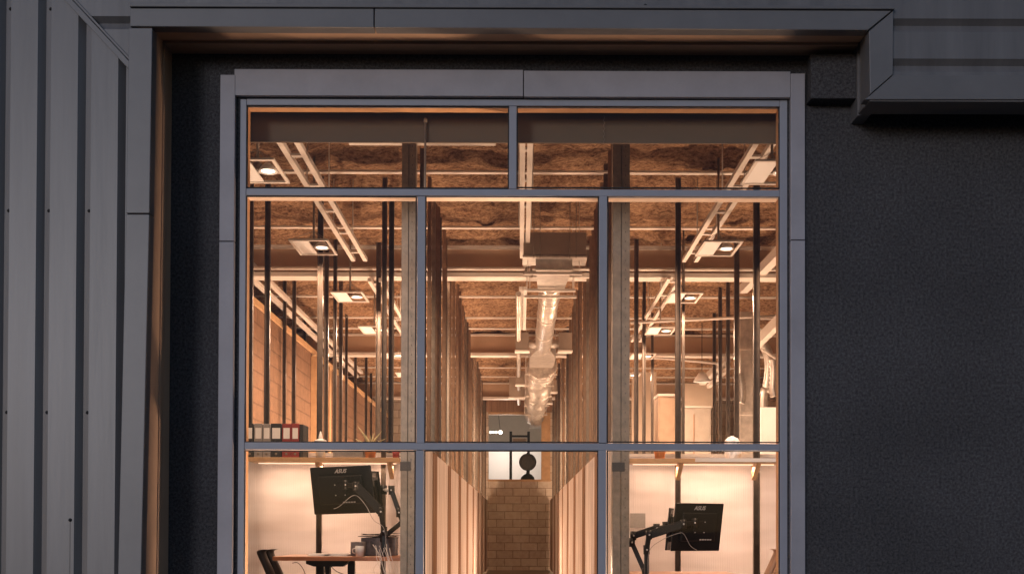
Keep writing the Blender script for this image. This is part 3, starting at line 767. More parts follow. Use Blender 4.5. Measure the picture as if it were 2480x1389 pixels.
# valve beside the duct
p_ = P(1290, 670, 12.4)
o = MB().tube([P(1270, 665, 12.4), P(1278, 648, 12.4), P(1285, 652, 12.4), P(1286, 672, 12.4)], 0.022, 10).tube([P(1268, 640, 12.4), P(1285, 640, 12.4)], 0.035, 12).build('pipe_valve', M['ductdark'], None, loc=tuple(p_)); tag(o, 'small pipe valve left of the tapered duct', 'valve')

# ================================================================== SHELVES AND WHAT STANDS ON THEM
YSH = 10.42
def shelf(pa, pb, brs, label):
    x0, x1 = X(pa, 1112, YSH-0.14), X(pb, 1112, YSH-0.14); zt_ = Z(1108, YSH-0.14); zb2 = Z(1118, YSH-0.14)
    t = thing('wall_shelf', ((x0+x1)/2, YSH, zt_), label, 'shelf', 'pine shelves on the dividers')
    MB().box(x0, x1, YSH-0.14, YSH+0.16, zb2, zt_).build('board', M['wood'], t, bevel=0.002)
    for b_ in brs:
        bx = X(b_, 1120, YSH)
        MB().add([(bx-0.02, YSH-0.10, zb2-0.001), (bx+0.02, YSH-0.10, zb2-0.001), (bx+0.02, YSH+0.15, zb2-0.001), (bx-0.02, YSH+0.15, zb2-0.001),
                  (bx-0.02, YSH-0.07, zb2-0.03), (bx+0.02, YSH-0.07, zb2-0.03), (bx+0.02, YSH+0.15, zb2-0.15), (bx-0.02, YSH+0.15, zb2-0.15)],
                 [(0,1,2,3), (4,7,6,5), (0,4,5,1), (2,6,7,3), (0,3,7,4), (1,5,6,2)]).build('bracket', M['wood'], t)
    st = MB().box(x0+0.05, x1-0.05, YSH+0.07, YSH+0.10, zb2-0.009, zb2-0.002).build('led_strip', M['stripglow'], t)
    L = lamp('strip_light', ((x0+x1)/2, YSH+0.07, zb2-0.03), 15, kind='AREA', parent=t)
    L.data.shape = 'RECTANGLE'; L.data.size = x1-x0-0.1; L.data.size_y = 0.04
    return t, x0, x1, zt_, zb2
sh1 = shelf(600, 966, (772, 945), 'long pine shelf carrying binders in the lower left pane')
sh2 = shelf(1526, 1900, (1647, 1833), 'long pine shelf above the monitor in the lower right pane')
ZS = sh1[3]; Yf = YSH-0.12
x2a = X(1684, 1112, YSH-0.16)
o = MB().box(x2a, X(1900, 1112, YSH-0.16), YSH-0.165, YSH-0.145, Z(1116, YSH-0.16), Z(1107, YSH-0.16)).build('shelf_lip', M['white'], None, loc=(x2a, YSH-0.16, ZS)); tag(o, 'white strip fixed along the front of the right pine shelf', 'strip')
# binders
bd = [(596, 613, 'blackc'), (615, 635, 'greyc'), (636, 655, 'greyc'), (656, 681, 'blackc'), (683, 704, 'red'), (705, 724, 'red'), (726, 734, 'blackc')]
bl = ['black binder at the left end of the left shelf', 'grey binder next to the leftmost black binder', 'second grey binder, left of the wide black one', 'wide black binder between grey and red binders', 'red binder beside the wide black one', 'second red binder, nearer the narrow black folder', 'narrow black folder ending the row of binders']
for (a, b, mm), lab in zip(bd, bl):
    x0, x1 = X(a, 1070, Yf), X(b, 1070, Yf); z1 = Z(1027+random.uniform(-1, 2), Yf)
    t = thing('binder', ((x0+x1)/2, Yf, ZS), lab, 'binder', 'binders on the left shelf')
    MB().box(x0, x1, Yf, Yf+0.26, ZS+0.0005, z1).build('cover', M[mm], t, bevel=0.003)
    if b-a > 10: MB().box(x0+0.012, x1-0.010, Yf-0.001, Yf-0.0002, Z(1063, Yf), Z(1037, Yf)).build('spine_label', M['paper'], t)
    if b-a > 10: MB().lathe(((x0+x1)/2, Yf-0.001, Z(1100, Yf)), [(0.0001, -0.001), (0.010, -0.001), (0.012, 0.0)], 12, 'y').build('finger_ring', M['galv'], t)
# bottle
bx = X(775, 1080, Yf); t = thing('pump_bottle', (bx, Yf+0.03, ZS), 'white bottle with a pointed cap standing right of the binders', 'bottle')
MB().lathe((bx, Yf+0.03, ZS), [(0.0001, 0), (0.042, 0.0), (0.044, 0.12), (0.04, 0.14), (0.060, 0.155), (0.055, 0.165), (0.02, 0.175)], 20).build('body', M['white'], t)
MB().lathe((bx, Yf+0.03, ZS), [(0.021, 0.175), (0.018, 0.2), (0.006, 0.245), (0.0001, 0.25)], 14).build('cap', M['white'], t)
x0, x1 = X(806, 1100, Yf), X(880, 1100, Yf)
t = thing('storage_box', ((x0+x1)/2, Yf, ZS), 'low grey box between the bottle and the potted plant', 'box')
MB().box(x0, x1, Yf, Yf+0.2, ZS+0.001, ZS+0.12).build('tray', M['greyc'], t, bevel=0.004)
MB().box(x0-0.005, x1+0.005, Yf-0.005, Yf+0.205, ZS+0.121, ZS+0.14).build('lid', M['paper'], t, bevel=0.003)
# spiky plant
def plant(px, lab, leaves, pot=True, Y=Yf+0.03, zb=None):
    x = X(px, 1090, Y); z = ZS if zb is None else zb
    t = thing('potted_plant', (x, Y, z), lab, 'plant')
    MB().lathe((x, Y, z), [(0.0001, 0.0), (0.045, 0.001), (0.058, 0.10), (0.062, 0.105), (0.062, 0.12), (0.05, 0.12), (0.045, 0.10), (0.0001, 0.10)], 20).build('pot', M['pot'], t)
    mb = MB()
    for (dx, dz, dy) in leaves:
        mb.tube([(x, Y, z+0.09), (x+dx*0.45, Y+dy*0.5, z+0.09+dz*0.55), (x+dx, Y+dy, z+0.09+dz)], [0.010, 0.009, 0.001], 6)
    mb.build('leaves', M['leaf'], t)
plant(897, 'spiky plant in an orange pot on the left shelf', [(-0.12, 0.21, 0), (0.11, 0.17, 0.02), (0.035, 0.15, 0.02), (-0.05, 0.13, 0.05), (0.15, 0.10, 0.03), (-0.15, 0.09, 0.0), (0.0, 0.12, -0.03)])
plant(1598, 'low leafy plant in an orange pot on the right shelf', [(-0.08, 0.06, 0), (0.08, 0.06, 0.02), (0.03, 0.075, 0.02), (-0.03, 0.07, 0.05), (0.10, 0.05, 0.03), (-0.11, 0.04, 0.0), (0.0, 0.07, -0.03)])
x = X(958, 1102, Yf); t = thing('small_cup', (x, Yf+0.03, ZS), 'small dark red cup at the right end of the left shelf', 'cup')
MB().lathe((x, Yf+0.03, ZS), [(0.0001, 0.001), (0.03, 0.001), (0.034, 0.07), (0.030, 0.07), (0.027, 0.01), (0.0001, 0.01)], 18).build('body', M['red'], t)
MB().tube([(x+0.033, Yf+0.03, ZS+0.055), (x+0.055, Yf+0.03, ZS+0.045), (x+0.050, Yf+0.03, ZS+0.02), (x+0.032, Yf+0.03, ZS+0.018)], 0.004, 6).build('handle', M['red'], t)
# crumpled white bag on right shelf
bm = MB(); x = X(1777, 1085, Yf); rn = random.Random(2); n = 18; prof = []
vsb = []
rings = [(0.055, 0.001), (0.075, 0.05), (0.08, 0.12), (0.07, 0.17), (0.045, 0.20), (0.006, 0.215)]
for r_, h_ in rings:
    for k in range(n):
        a = 2*math.pi*k/n; rr_ = r_*(1+rn.uniform(-0.16, 0.16)); vsb.append((x+rr_*math.cos(a), Yf+0.06+rr_*math.sin(a), ZS+h_+rn.uniform(-0.008, 0.008)*(h_ > 0.01)))
bm.add(vsb, [(i*n+k, i*n+(k+1) % n, (i+1)*n+(k+1) % n, (i+1)*n+k) for i in range(5) for k in range(n)] + [tuple(5*n+k for k in range(n))])
o = bm.build('paper_bag', M['paper'], None, loc=(x, Yf+0.06, ZS)); tag(o, 'crumpled white paper bag on the right shelf', 'bag')

# ================================================================== DESKS, MONITORS
def desk(pa, pb, label, frame_px, legs, right=False):
    Y0, Y1 = 8.32, 9.02
    x0, x1 = X(pa, 1350, Y0), X(pb, 1350, Y0); zt_ = Z(1348, Y0)
    t = thing('desk', ((x0+x1)/2, (Y0+Y1)/2, 0), label, 'desk')
    MB().box(x0, x1, Y0, Y1, zt_-0.032, zt_).build('desktop', M['desk'], t, bevel=0.004)
    fa, fb = (X(p, 1360, Y0) for p in frame_px); zf = zt_-0.033
    MB().prism([(fa, zf), (fb, zf), (fb-0.05, zf-0.045), (fa+0.06, zf-0.045), (fa, zf-0.025)], Y0+0.08, Y0+0.18).build('frame', M['black'], t)
    for (la, lb) in legs:
        xa, xb_ = X(la, 1370, Y0+0.2), X(lb, 1370, Y0+0.2)
        MB().box(xa, xb_, Y0+0.19, Y0+0.26, 0.0, zf-0.002).build('leg', M['black'], t, bevel=0.002)
    return t, x0, x1, zt_
dk = desk(660, 985, 'reddish wooden desk on black legs in the lower left pane', (736, 842), ((768, 783), (787, 799), (842, 858)))
ZTK = dk[3]
dk2 = desk(1536, 1800, 'reddish wooden desk under the right monitor, mostly below the picture', (1600, 1700), ((1620, 1634), (1700, 1714)))
dk2[0].location.z -= 0.13
def logo_mesh(txt, size):
    cu = bpy.data.curves.new('logo', 'FONT'); cu.body = txt; cu.size = size; cu.shear = 0.35; cu.extrude = 0.0006; cu.align_x = 'CENTER'; cu.offset = 0.0012
    tmp = bpy.data.objects.new('tmp', cu); C.objects.link(tmp)
    dg = bpy.context.evaluated_depsgraph_get(); me = bpy.data.meshes.new_from_object(tmp.evaluated_get(dg)); bpy.data.objects.remove(tmp)
    return me
def monitor(c4, Y, yaw, label, arm_pts, cable_pts, depth_pts=None):
    # c4: corners px: tl,tr,br,bl
    A = [P(*c, Y) for c in c4]
    ctr = sum(A, Vector())/4
    t = thing('monitor', tuple(ctr), label, 'monitor', 'black monitors on arms')
    vdir = ((A[0]+A[1])-(A[2]+A[3])).normalized()
    w_ = ((A[1]-A[0]).length + (A[2]-A[3]).length)/2/math.cos(yaw); h_ = ((A[0]-A[3]).length + (A[1]-A[2]).length)/2
    hd = ((A[1]-A[0]) + (A[2]-A[3])).normalized()
    u = Vector((hd.x, math.tan(yaw)*hd.x, hd.z)).normalized(); v = vdir; n = u.cross(v).normalized()   # n towards camera (-y)
    if n.y > 0: n = -n
    MB().obox(ctr - n*0.008, u, v, n, w_/2, h_/2, 0.008).build('screen_housing', M['black'], t, bevel=0.006)
    MB().obox(ctr + n*0.012, u, v, n, w_*0.36, h_*0.30, 0.011).build('back_bulge', M['black'], t, bevel=0.010)
    mb = MB().obox(ctr + n*0.028, u, v, n, 0.05, 0.05, 0.004)
    mb.build('mount_plate', M['black'], t, bevel=0.003)
    mb = MB()
    for a in (-1, 1):
        for b in (-1, 1): mb.obox(ctr + n*0.033 + u*0.04*a + v*0.04*b, u, v, n, 0.004, 0.004, 0.002)
    for k in range(5): mb.obox(ctr + n*0.0245 - v*h_*0.26 + u*(0.02+0.022*k), u, v, n, 0.008, 0.005, 0.0015)
    mb.build('mount_screw', M['logo'], t)
    me = logo_mesh('ASUS', 0.042); me.materials.append(M['logo'])
    lo = bpy.data.objects.new('logo', me); C.objects.link(lo); lo.parent = t
    mtx = Matrix((u, v, n)).transposed()
    lo.rotation_euler = Matrix((u, (v - u*v.dot(u)).normalized(), n)).transposed().to_euler(); lo.location = v*(h_*0.36) + n*0.0012
    return t, ctr, u, v, n, w_, h_
def arm(t, pts, Ys, r, base=None, cable=None, white=False):
    P3 = [P(px, py, Y) for (px, py), Y in zip(pts, Ys)]
    for i in range(len(P3)-1):
        MB().bar(P3[i], P3[i+1], 0.018, r[i]).build('arm_link', M['white_steel'] if white and i == 0 else M['black'], t, bevel=0.007)
    mb = MB()
    for i, p in enumerate(P3[:-1]): mb.lathe(p, [(0.0001, -0.035), (0.024, -0.035), (0.026, 0.035), (0.0001, 0.035)], 14)
    mb.build('joint', M['black'], t)
    mb = MB()
    for p in P3[:-1]:
        mb.lathe(p + Vector((0, -0.027, 0)), [(0.0001, -0.002), (0.006, -0.002), (0.007, 0.0)], 10, 'y')
    mb.build('bolt', M['logo'], t)
    if cable:
        MB().tube(smooth([P(px, py, Y) for px, py, Y in cable]), 0.0026, 6).build('cable', M['greyc'], t)
    return t
def smooth(pts, n=6):
    out = []
    for i in range(len(pts)-1):
        p0, p1, p2, p3 = pts[max(i-1, 0)], pts[i], pts[i+1], pts[min(i+2, len(pts)-1)]
        for k in range(n):
            t = k/n; out.append(0.5*((2*p1)+(p2-p0)*t+(2*p0-5*p1+4*p2-p3)*t*t+(3*p1-p0-3*p2+p3)*t**3))
    out.append(pts[-1]); return out
YM = 8.45
m1 = monitor([(745, 1129), (900, 1127), (912, 1240), (756, 1246)], YM, R(-18), 'large black monitor seen from behind under the left shelf', None, None)
m2 = monitor([(893, 1134), (916, 1146), (930, 1238), (905, 1242)], YM+0.22, R(-68), 'second black monitor turned nearly edge on behind the left one', None, None)
arm(m1[0], [(838, 1173), (862, 1176), (923, 1238), (930, 1285), (930, 1350)], [YM-0.05, YM-0.12, YM-0.10, YM-0.08, YM-0.08], [0.018, 0.034, 0.026, 0.014],
    cable=[(808, 1231, YM-0.06), (822, 1225, YM-0.07), (858, 1198, YM-0.13), (885, 1222, YM-0.14), (905, 1258, YM-0.12), (928, 1275, YM-0.12), (934, 1310, YM-0.12), (925, 1345, YM-0.13)])
arm(m2[0], [(930, 1185), (948, 1186), (967, 1240), (975, 1262), (928, 1300), (930, 1350)], [YM+0.15, YM+0.1, YM+0.08, YM+0.08, YM+0.05, YM+0.05], [0.012, 0.022, 0.018, 0.018, 0.014], white=True)
m3 = monitor([(1634, 1219), (1758, 1216), (1747, 1335), (1621, 1331)], YM, R(22), 'black monitor seen from behind in the lower right pane', None, None)
m4 = monitor([(1622, 1230), (1636, 1228), (1626, 1333), (1612, 1330)], YM+0.14, R(70), 'second black monitor mostly hidden behind the right one', None, None)
arm(m3[0], [(1682, 1265), (1655, 1268), (1572, 1294), (1566, 1330), (1566, 1420)], [YM-0.06, YM-0.12, YM-0.10, YM-0.08, YM-0.08], [0.016, 0.032, 0.022, 0.018],
    cable=[(1688, 1331, YM-0.06), (1672, 1320, YM-0.08), (1656, 1292, YM-0.13), (1640, 1291, YM-0.13), (1600, 1308, YM-0.13), (1572, 1335, YM-0.12), (1570, 1400, YM-0.12)])
arm(m4[0], [(1612, 1273), (1590, 1278), (1534, 1296), (1530, 1312), (1562, 1385), (1566, 1420)], [YM+0.12, YM+0.06, YM+0.04, YM+0.04, YM, YM], [0.014, 0.026, 0.02, 0.014, 0.014])
# things on the left desk
def onbox(name, px0, px1, py0, py1, Y, D, m, lab, cat, extra=None):
    x0, x1 = X(px0, py1, Y), X(px1, py1, Y); z1 = Z(py0, Y)
    t = thing(name, ((x0+x1)/2, Y, ZTK), lab, cat)
    MB().box(x0, x1, Y, Y+D, ZTK+0.001, z1).build('body', m, t, bevel=0.003)
    return t, x0, x1, z1
t, x0, x1, z1 = onbox('document_box', 874, 956, 1302, 1340, 8.62, 0.22, M['greybox'], 'dark grey mesh tray full of papers on the left desk', 'tray')
rn = random.Random(4); mb = MB()
for k in range(9):
    mb.obox(((x0+x1)/2+rn.uniform(-.02, .02), 8.73, z1+0.003+k*0.0035), (math.cos(.08*k-.3), math.sin(.08*k-.3), rn.uniform(-.06, .06)), (-math.sin(.08*k-.3), math.cos(.08*k-.3), 0), (0, 0, 1), 0.13, 0.10, 0.0012)
mb.build('papers', M['blackc'], t)
t, x0, x1, z1 = onbox('drawer_unit', 849, 878, 1312, 1344, 8.45, 0.2, M['greyc'], 'small grey drawer unit on the left desk', 'drawer unit')
MB().box(x0+0.004, x1-0.004, 8.446, 8.4495, ZTK+0.012, ZTK+0.045).build('drawer_front', M['greybox'], t)
for k, (a, b) in enumerate(((748, 800), (790, 845))):
    x0, x1 = X(a, 1345, 8.5), X(b, 1345, 8.5)
    mb = MB()
    for j in range(4): mb.box(x0+rn.uniform(-.01, .01), x1+rn.uniform(-.01, .01), 8.42+.01*j, 8.66, ZTK+0.001+j*0.004, ZTK+0.0042+j*0.004)
    o = mb.build('paper_stack', M['paper'], None, loc=(x0, 8.5, ZTK)); tag(o, ('thin stack of papers at the left of the desk', 'thin stack of papers nearer the drawer unit')[k], 'papers', 'papers on the left desk')
mg = thing('mug', (X(872, 1340, 8.42), 8.40, ZTK), 'white mug at the front of the left desk', 'mug')
MB().lathe((X(872, 1340, 8.42), 8.40, ZTK), [(0.0001, 0.001), (0.03, 0.001), (0.034, 0.08), (0.030, 0.08), (0.028, 0.01), (0.0001, 0.01)], 18).build('cup', M['white'], mg)
MB().tube([(X(872, 1340, 8.42)-0.033, 8.40, ZTK+0.065), (X(872, 1340, 8.42)-0.055, 8.40, ZTK+0.055), (X(872, 1340, 8.42)-0.053, 8.40, ZTK+0.03), (X(872, 1340, 8.42)-0.032, 8.40, ZTK+0.02)], 0.004, 6).build('handle', M['white'], mg)
# cable bundle hanging from the desk
mb = MB(); rn = random.Random(9)
for k in range(9):
    a = 905+k*5; y_ = 8.27 + rn.uniform(0, .03)
    mb.tube(smooth([P(a+rn.uniform(-8, 8), 1325+rn.uniform(-10, 8), 8.30), P(a+rn.uniform(2, 20), 1352, y_), P(a+rn.uniform(0, 30), 1378, y_), P(a+rn.uniform(0, 35), 1430, y_)]), 0.0016+0.001*rn.random(), 6)
o = mb.build('cable_bundle', M['white_steel'], None, loc=tuple(P(925, 1350, 8.28))); tag(o, 'tangle of pale cables spilling over the right end of the left desk', 'cables')
mb = MB().tube(smooth([P(708, 1362, 8.4), P(722, 1362, 8.4), P(735, 1378, 8.4), P(742, 1400, 8.4)]), 0.003, 6).tube(smooth([P(800, 1368, 8.4), P(815, 1382, 8.4), P(840, 1392, 8.4)]), 0.003, 6)
o = mb.build('power_cable', M['black'], None, loc=tuple(P(722, 1362, 8.4))); tag(o, 'thin black cable hanging under the left desk', 'cable')
# chairs
def chair(px, side, label, mm):
    # padded back seen from the side: closed curved strip with width
    Y = 8.55; t = thing('office_chair', tuple((P(px, 1400, Y).x, Y, 0)), label, 'office chair')
    sgn = side
    prof = [(px-4*sgn, 1400), (px-14*sgn, 1376), (px-26*sgn, 1350), (px-31*sgn, 1336), (px-27*sgn, 1331), (px-18*sgn, 1329)]
    for k, (dx, dy, yy) in enumerate(((0, 0, 0.0), (20, -1, 0.16))):
        pts = smooth([P(a+dx*sgn, b+dy, Y+yy) for a, b in prof], 5)
        vs_ = []
        for p in pts:
            for (du, dv_) in ((-0.026, -0.07), (0.026, -0.07), (0.034, 0.0), (0.026, 0.07), (-0.026, 0.07), (-0.034, 0.0)): vs_.append((p.x+du, p.y+dv_, p.z))
        n = 6; L = len(pts)
        fs_ = [(i*n+k2, i*n+(k2+1) % n, (i+1)*n+(k2+1) % n, (i+1)*n+k2) for i in range(L-1) for k2 in range(n)] + [tuple(range(n)), tuple((L-1)*n+k2 for k2 in range(n))]
        o = MB().add(vs_, fs_, True).build('back_cushion', mm, t)
        sb = o.modifiers.new('s', 'SUBSURF'); sb.levels = 1; sb.render_levels = 1
    b = P(px, 1400, Y)
    MB().box(b.x-0.22*(1 if sgn > 0 else 1), b.x+0.25, Y-0.2, Y+0.25, 0.46, 0.55).build('seat', mm, t, bevel=0.03)
    MB().tube([(b.x, Y, 0.46), (b.x, Y, 0.08)], 0.03, 12).build('stem', M['black'], t)
    mb = MB()
    for k in range(5): a = k*2*math.pi/5; mb.tube([(b.x, Y, 0.1), (b.x+0.3*math.cos(a), Y+0.3*math.sin(a), 0.05)], [0.025, 0.015], 8)
    mb.build('base', M['black'], t)
    MB().bar((b.x, Y+0.02, 0.5), (b.x-0.02, Y+0.02, b.z+0.02), 0.03, 0.01).build('back_bracket', M['black'], t)
    return t
chair(664, 1, 'black padded leather chair at the left desk', M['leather'])
chair(1873, -1, 'brown curved wooden chair back at the right edge of the window', M['brownboard'])

# ================================================================== THINGS IN THE BAYS: glowing globes behind the dividers
glab = []
gl = None
for s in (0, 1):
    for j in range(7):
        Y = bays[j] + 1.2; x = (-1.65 if s == 0 else 2.05) + (0.25 if j % 2 else 0)
        z = EYE - 0.06
        lab = f'round frosted lamp glowing in the {side_name[s]} room behind the {ORD[j]} divider'
        if gl is None:
            t = thing('globe_lamp', (x, Y, z), lab, 'lamp', 'round frosted lamps in the side rooms')
            MB().lathe((x, Y, z), [(0.0001, -0.10), (0.10, -0.09), (0.17, -0.04), (0.19, 0.0), (0.17, 0.04), (0.10, 0.08), (0.0001, 0.085)], 24).build('shade', M['softglow'], t)
            MB().tube([(x, Y, z-0.1), (x, Y, 0.02)], 0.014, 10).build('stand', M['post'], t)
            MB().lathe((x, Y, 0), [(0.0001, 0.03), (0.13, 0.02), (0.15, 0.0)], 20).build('foot', M['post'], t)
            lamp('globe_light', (x, Y-0.25, z-0.36), 165, 0.2, parent=t)
            U = lamp('added_deck_light', (x, Y, z+0.12), 38, kind='AREA', parent=t); U.data.shape = 'DISK'; U.data.size = 0.3; U.rotation_euler = (math.pi, 0, 0)  # extra upward light added over the globe to brighten the roof deck
            gl = t
        else: dup(gl, (x, Y, z), lab)
# unseen lamps added to throw warm light on the soffit and left reveal
for s, x in enumerate((-2.2, 2.35)):
    t = thing('added_uplight', (x*0.72, 7.75, 0), f'unseen floor uplighter just inside the window of the {side_name[s]} room', 'lamp', 'unseen lamps added for the soffit glow')
    MB().lathe((x*0.72, 7.75, 0), [(0.12, 0.0), (0.12, 0.02), (0.05, 0.04), (0.05, 0.2), (0.14, 0.34), (0.135, 0.34), (0.04, 0.2)], 24).build('bowl', M['black'], t)
    S = lamp('lamp_light', (x*0.72, 7.75, 0.40), 220, kind='SPOT', parent=t); S.data.spot_size = R(125); S.data.spot_blend = 1.0; S.data.shadow_soft_size = 0.1
    dr = (Vector((x*0.8, 6.55, 4.05)) - Vector((x*0.72, 7.75, 0.40))).normalized(); S.rotation_euler = dr.to_track_quat('-Z', 'Y').to_euler()
    if s == 1:
        S = lamp('lamp_light', (x*0.72, 7.75, 0.60), 560, kind='SPOT', parent=t); S.data.spot_size = R(80); S.data.spot_blend = 0.5; S.data.shadow_soft_size = 0.1
        dr = (Vector((-2.3, 6.4, 2.6)) - Vector((x*0.72, 7.75, 0.60))).normalized(); S.rotation_euler = dr.to_track_quat('-Z', 'Y').to_euler()

for k, Y in enumerate((9.6, 12.2, 14.8, 17.4, 20.0)):  # unseen lamps added to brighten the corridor boards and end wall
    t = thing('added_floor_lamp', (-0.05, Y, 0), f'unseen lamp added low on the corridor floor, {ORD[k]} from the window', 'lamp', 'lamps added to brighten the corridor')
    MB().lathe((-0.05, Y, 0), [(0.08, 0.0), (0.08, 0.02), (0.03, 0.03), (0.03, 0.06)], 20).build('base', M['black'], t)
    MB().lathe((-0.05, Y, 0), [(0.03, 0.06), (0.06, 0.08), (0.07, 0.12), (0.05, 0.17), (0.0001, 0.185)], 20).build('globe', M['softglow'], t)
    lamp('lamp_light', (-0.05, Y, 0.42), (14, 15, 20, 30, 85)[k], 0.15, parent=t)
# ================================================================== RIGHT ROOM FURNISHINGS
def pbox(name, px0, px1, py0, py1, Y, D, m, lab, cat, b=0.004):
    x0, x1 = X(px0, (py0+py1)/2, Y), X(px1, (py0+py1)/2, Y); t0, t1 = Z(py1, Y, px0), Z(py0, Y, px0)
    o = MB().box(x0, x1, Y, Y+D, max(t0, 0), t1).build(name, m, None, bevel=b, loc=((x0+x1)/2, Y, 0)); return tag(o, lab, cat)
# vertical beige riser duct with elbow
Yr = 15.6
pts = [P(1806, 1300, Yr), P(1806, 900, Yr), P(1806, 745, Yr), P(1806, 560, Yr)]
x0, x1 = X(1792, 800, Yr), X(1824, 800, Yr)
t = thing('riser_duct', ((x0+x1)/2, Yr, 0), 'tall square beige duct rising between the posts of the right room', 'duct')
MB().box(x0, x1, Yr, Yr+0.25, 0, EYE+3.1).build('shaft', M['duct'], t, bevel=0.006)
for py in (845, 1003): MB().box(x0-0.006, x1+0.006, Yr-0.006, Yr+0.256, Z(py+1, Yr), Z(py-2, Yr)).build('joint', M['white_steel'], t)
t = thing('curved_duct', tuple(P(1850, 1075, 15.2)), 'curved beige duct bending down beside the rightmost post', 'duct')
MB().tube(smooth([P(1842, 830, 15.2), P(1858, 850, 15.2), P(1864, 890, 15.2), P(1858, 940, 15.2), P(1848, 985, 15.2), P(1846, 1300, 15.2)]), [0.07]*31, 18).build('bend', M['duct'], t)
MB().tube([P(1842, 845, 15.2), P(1842, 815, 15.2)], 0.08, 18).build('collar', M['white_steel'], t)
# corrugated flexible hoses
mb = MB(); rn = random.Random(12)
pts = smooth([P(1790, 905, 15.3), P(1795, 925, 15.3), P(1797, 960, 15.3), P(1793, 975, 15.3)], 8); mb.tube(pts, [0.055+(0.012 if k % 2 else -0.01) for k in range(len(pts))], 12)
o = mb.build('flexible_hose', M['duct'], None, loc=tuple(pts[0])); tag(o, 'short crinkled silver hose left of the square beige duct', 'hose')
mb = MB(); pts = smooth([P(1872, 870, 14), P(1874, 900, 14), P(1872, 940, 14), P(1876, 960, 14)], 8); mb.tube(pts, [0.05+(0.014 if k % 2 else -0.01) for k in range(len(pts))], 12)
o = mb.build('flexible_hose', M['duct'], None, loc=tuple(pts[0])); tag(o, 'crinkled silver hose at the far right edge of the window', 'hose')
# stair stringers / diagonal beams
def dbar(a, b, Ya, Yb, hw, hh, m, lab, cat, name='diagonal_beam'):
    p, q_ = P(*a, Ya), P(*b, Yb); o = MB().bar(p, q_, hw, hh).build(name, m, None, loc=tuple(p)); return tag(o, lab, cat)
dbar((1800, 700), (1900, 598), 14.5, 11.6, 0.05, 0.055, M['white_steel'], 'white diagonal beam crossing the upper right corner below the roof', 'beam')
dbar((1835, 828), (1905, 758), 14.5, 13.6, 0.04, 0.07, M['white_steel'], 'wide pale stair stringer at the right edge of the window', 'stringer')
dbar((1700, 925), (1762, 868), 18.5, 17.5, 0.05, 0.05, M['white_steel'], 'pale sloping stringer behind the cone shade', 'stringer')
dbar((1716, 935), (1765, 890), 18.4, 17.4, 0.03, 0.03, M['white_steel'], 'thin pale rail below the sloping stringer', 'rail')
dbar((1846, 845), (1895, 878), 14.2, 14.2, 0.012, 0.012, M['white_steel'], 'thin brace below the wide stair stringer', 'brace')
o = MB().tube([P(1528, 781, 14.0), P(1900, 763, 14.6)], 0.018, 10).build('conduit', M['white_steel'], None, loc=tuple(P(1528, 781, 14.0))); tag(o, 'long thin conduit rising slightly across the right room', 'conduit')
o = MB().tube([P(1530, 864, 17.5), P(1620, 868, 17.5), P(1745, 880, 17.2)], 0.02, 10).build('conduit', M['white_steel'], None, loc=tuple(P(1530, 864, 17.5))); tag(o, 'thin conduit dipping to the right over the wooden cupboard', 'conduit')
p = P(1700, 915, 17.8); t = thing('cone_lamp', tuple(p), 'white cone shade beside the sloping stringer in the right room', 'lamp')
MB().lathe(p, [(0.02, 0.10), (0.05, 0.09), (0.13, -0.03), (0.14, -0.06), (0.12, -0.04)], 24).build('shade', M['white'], t)
MB().tube([p+Vector((0, 0, .1)), p+Vector((0, 0, .9))], 0.006, 6).build('cord', M['black'], t)
t = thing('cupboard', (X(1616, 1000, 17.6), 17.6, 0), 'tall wooden cupboard standing in the right room', 'cupboard')
x0, x1 = X(1594, 1000, 17.6), X(1640, 1000, 17.6); zt_ = Z(958, 17.6)
M['cup'] = mat('worn_cupboard_wood', (0.42, 0.29, 0.20), 0.6, var=0.15, scale=5)
MB().box(x0, x1, 17.6, 18.1, 0.0, zt_).build('carcass', M['cup'], t, bevel=0.004)
MB().box(x0-0.01, x1+0.01, 17.57, 18.11, zt_+0.001, zt_+0.04).build('cornice', M['white_steel'], t)
MB().box(x0+0.02, x1-0.02, 17.575, 17.598, 0.1, zt_-0.03).build('door', M['cup'], t, bevel=0.003)
M['cab'] = mat('cream_cabinet_paint', (0.46, 0.40, 0.34), 0.6, var=0.12, scale=4)
t = thing('display_cabinet', (X(1690, 1000, 17.4), 17.4, 0), 'white cabinet with a recessed door beside the cupboard', 'cabinet')
x0, x1 = X(1658, 1000, 17.4), X(1722, 1000, 17.4); zt_ = Z(986, 17.4)
MB().box(x0, x1, 17.4, 17.9, 0.0, zt_).build('body', M['cab'], t, bevel=0.004)
MB().box(x0-0.01, x1+0.01, 17.38, 17.9, zt_+0.001, zt_+0.03).build('top', M['white_steel'], t)
MB().box((x0+x1)/2-0.07, (x0+x1)/2-0.055, 17.39, 17.398, 1.0, zt_-0.1).build('handle', M['brownboard'], t)
pbox('glow_panel', 1842, 1895, 985, 1300, 13.6, 0.03, M['white'], 'white panel added for the bright glow between the rightmost post and the frame', 'panel')  # white panel added to carry the glow at the right edge
pbox('wall_panel', 1655, 1735, 928, 985, 19.6, 0.05, M['plaster'], 'plain beige panel above the white cabinet', 'panel')
pbox('wall_panel', 1530, 1590, 900, 1090, 21.0, 0.05, M['plaster'], 'beige panel at the left of the wooden cupboard', 'panel')
MB_ = MB().box(3.4, 3.55, 10.8, 27, 0, 2.3).build('low_wall', M['plaster'], None, loc=(3.45, 18, 0)); tag(MB_, 'low plaster wall closing the right room on its outer side', 'wall')

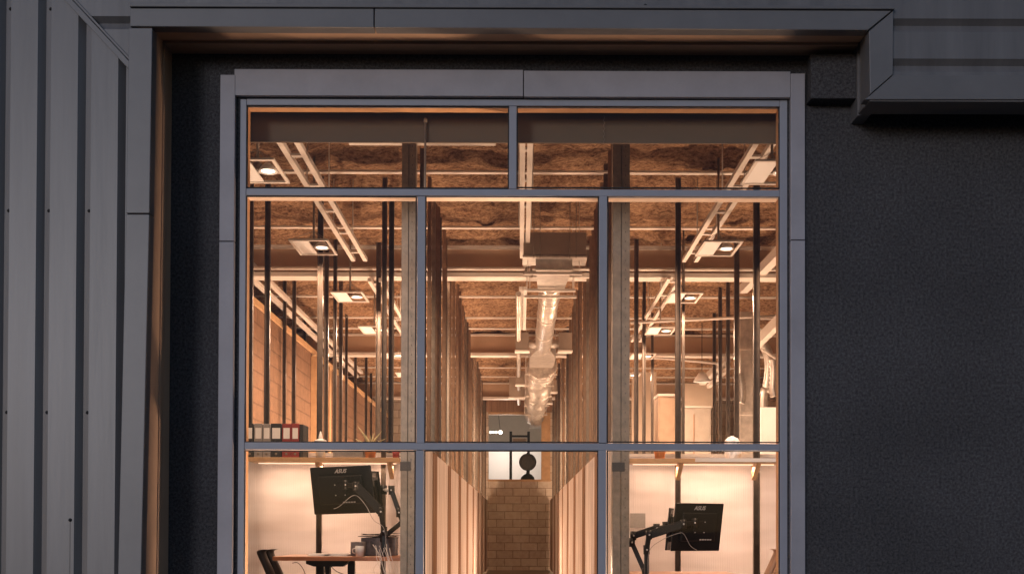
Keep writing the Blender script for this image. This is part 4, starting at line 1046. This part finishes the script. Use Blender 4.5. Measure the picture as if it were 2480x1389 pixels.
# ================================================================== BEYOND THE END WALL
Yx = 28.32
p = P(1278, 1118, Yx)
t = thing('desk_fan', (p.x, Yx, wz0), 'round black fan on a domed base in the far opening', 'fan')
MB().lathe((p.x, Yx, p.z), [(0.0001, -0.05), (0.12, -0.045), (0.20, -0.02), (0.225, 0.0), (0.20, 0.02), (0.10, 0.04), (0.0001, 0.045)], 28, 'y').build('fan_head', M['dull'], t)
mb = MB()
for k in range(5):
    r_ = 0.045+0.04*k; mb.tube([(p.x+r_*math.cos(a*math.pi/12), Yx-0.055+0.008*k, p.z+r_*math.sin(a*math.pi/12)) for a in range(25)], 0.004, 5)
mb.build('grille', M['black'], t)
MB().lathe((p.x, Yx, wz0), [(0.18, 0.0), (0.17, 0.06), (0.11, 0.13), (0.04, 0.16), (0.03, 0.24)], 20).build('base', M['black'], t)
MB().lathe((p.x, Yx, p.z+0.21), [(0.04, 0), (0.02, 0.04), (0.0001, 0.05)], 10).build('knob', M['black'], t)
t = thing('equipment_rack', (X(1258, 1100, 28.9), 28.9, wz0), 'black rack of two uprights with short crossbars behind the fan', 'rack')
for (a, top) in ((1237, 1044), (1280, 1044)):
    xa = X(a, 1100, 28.9); MB().box(xa-0.035, xa+0.035, 28.86, 28.94, 0.0, Z(top, 28.9)).build('upright', M['black'], t, bevel=0.01)
xa, xb_ = X(1237, 1100, 28.9), X(1280, 1100, 28.9)
MB().box(xa, xb_, 28.88, 28.92, Z(1058, 28.9), Z(1053, 28.9)).build('crossbar', M['black'], t)
MB().box(xa+0.05, xb_-0.05, 28.85, 28.9, Z(1069, 28.9), Z(1061, 28.9)).build('crossbar', M['galv'], t)
p = P(1212, 1044, 30.5); t = thing('globe_chandelier', tuple(p), 'small cluster of glowing bulbs hanging beyond the far opening', 'pendant light')
MB().tube([p, p+Vector((-0.12, 0, 1.0))], 0.006, 6).build('cord', M['black'], t)
for dx, r_ in ((0.0, 0.055), (-0.12, 0.035), (-0.2, 0.03), (-0.27, 0.035)):
    MB().lathe(p+Vector((dx, 0, -0.02)), [(0.0001, -r_), (r_*0.7, -r_*0.7), (r_, 0), (r_*0.7, r_*0.7), (0.0001, r_)], 12).build('bulb', M['lampglow'], t)
lamp('chandelier_light', p+Vector((0.15, 0, -0.4)), 95, 0.1, parent=t).data.color = (1.0, 0.82, 0.70)
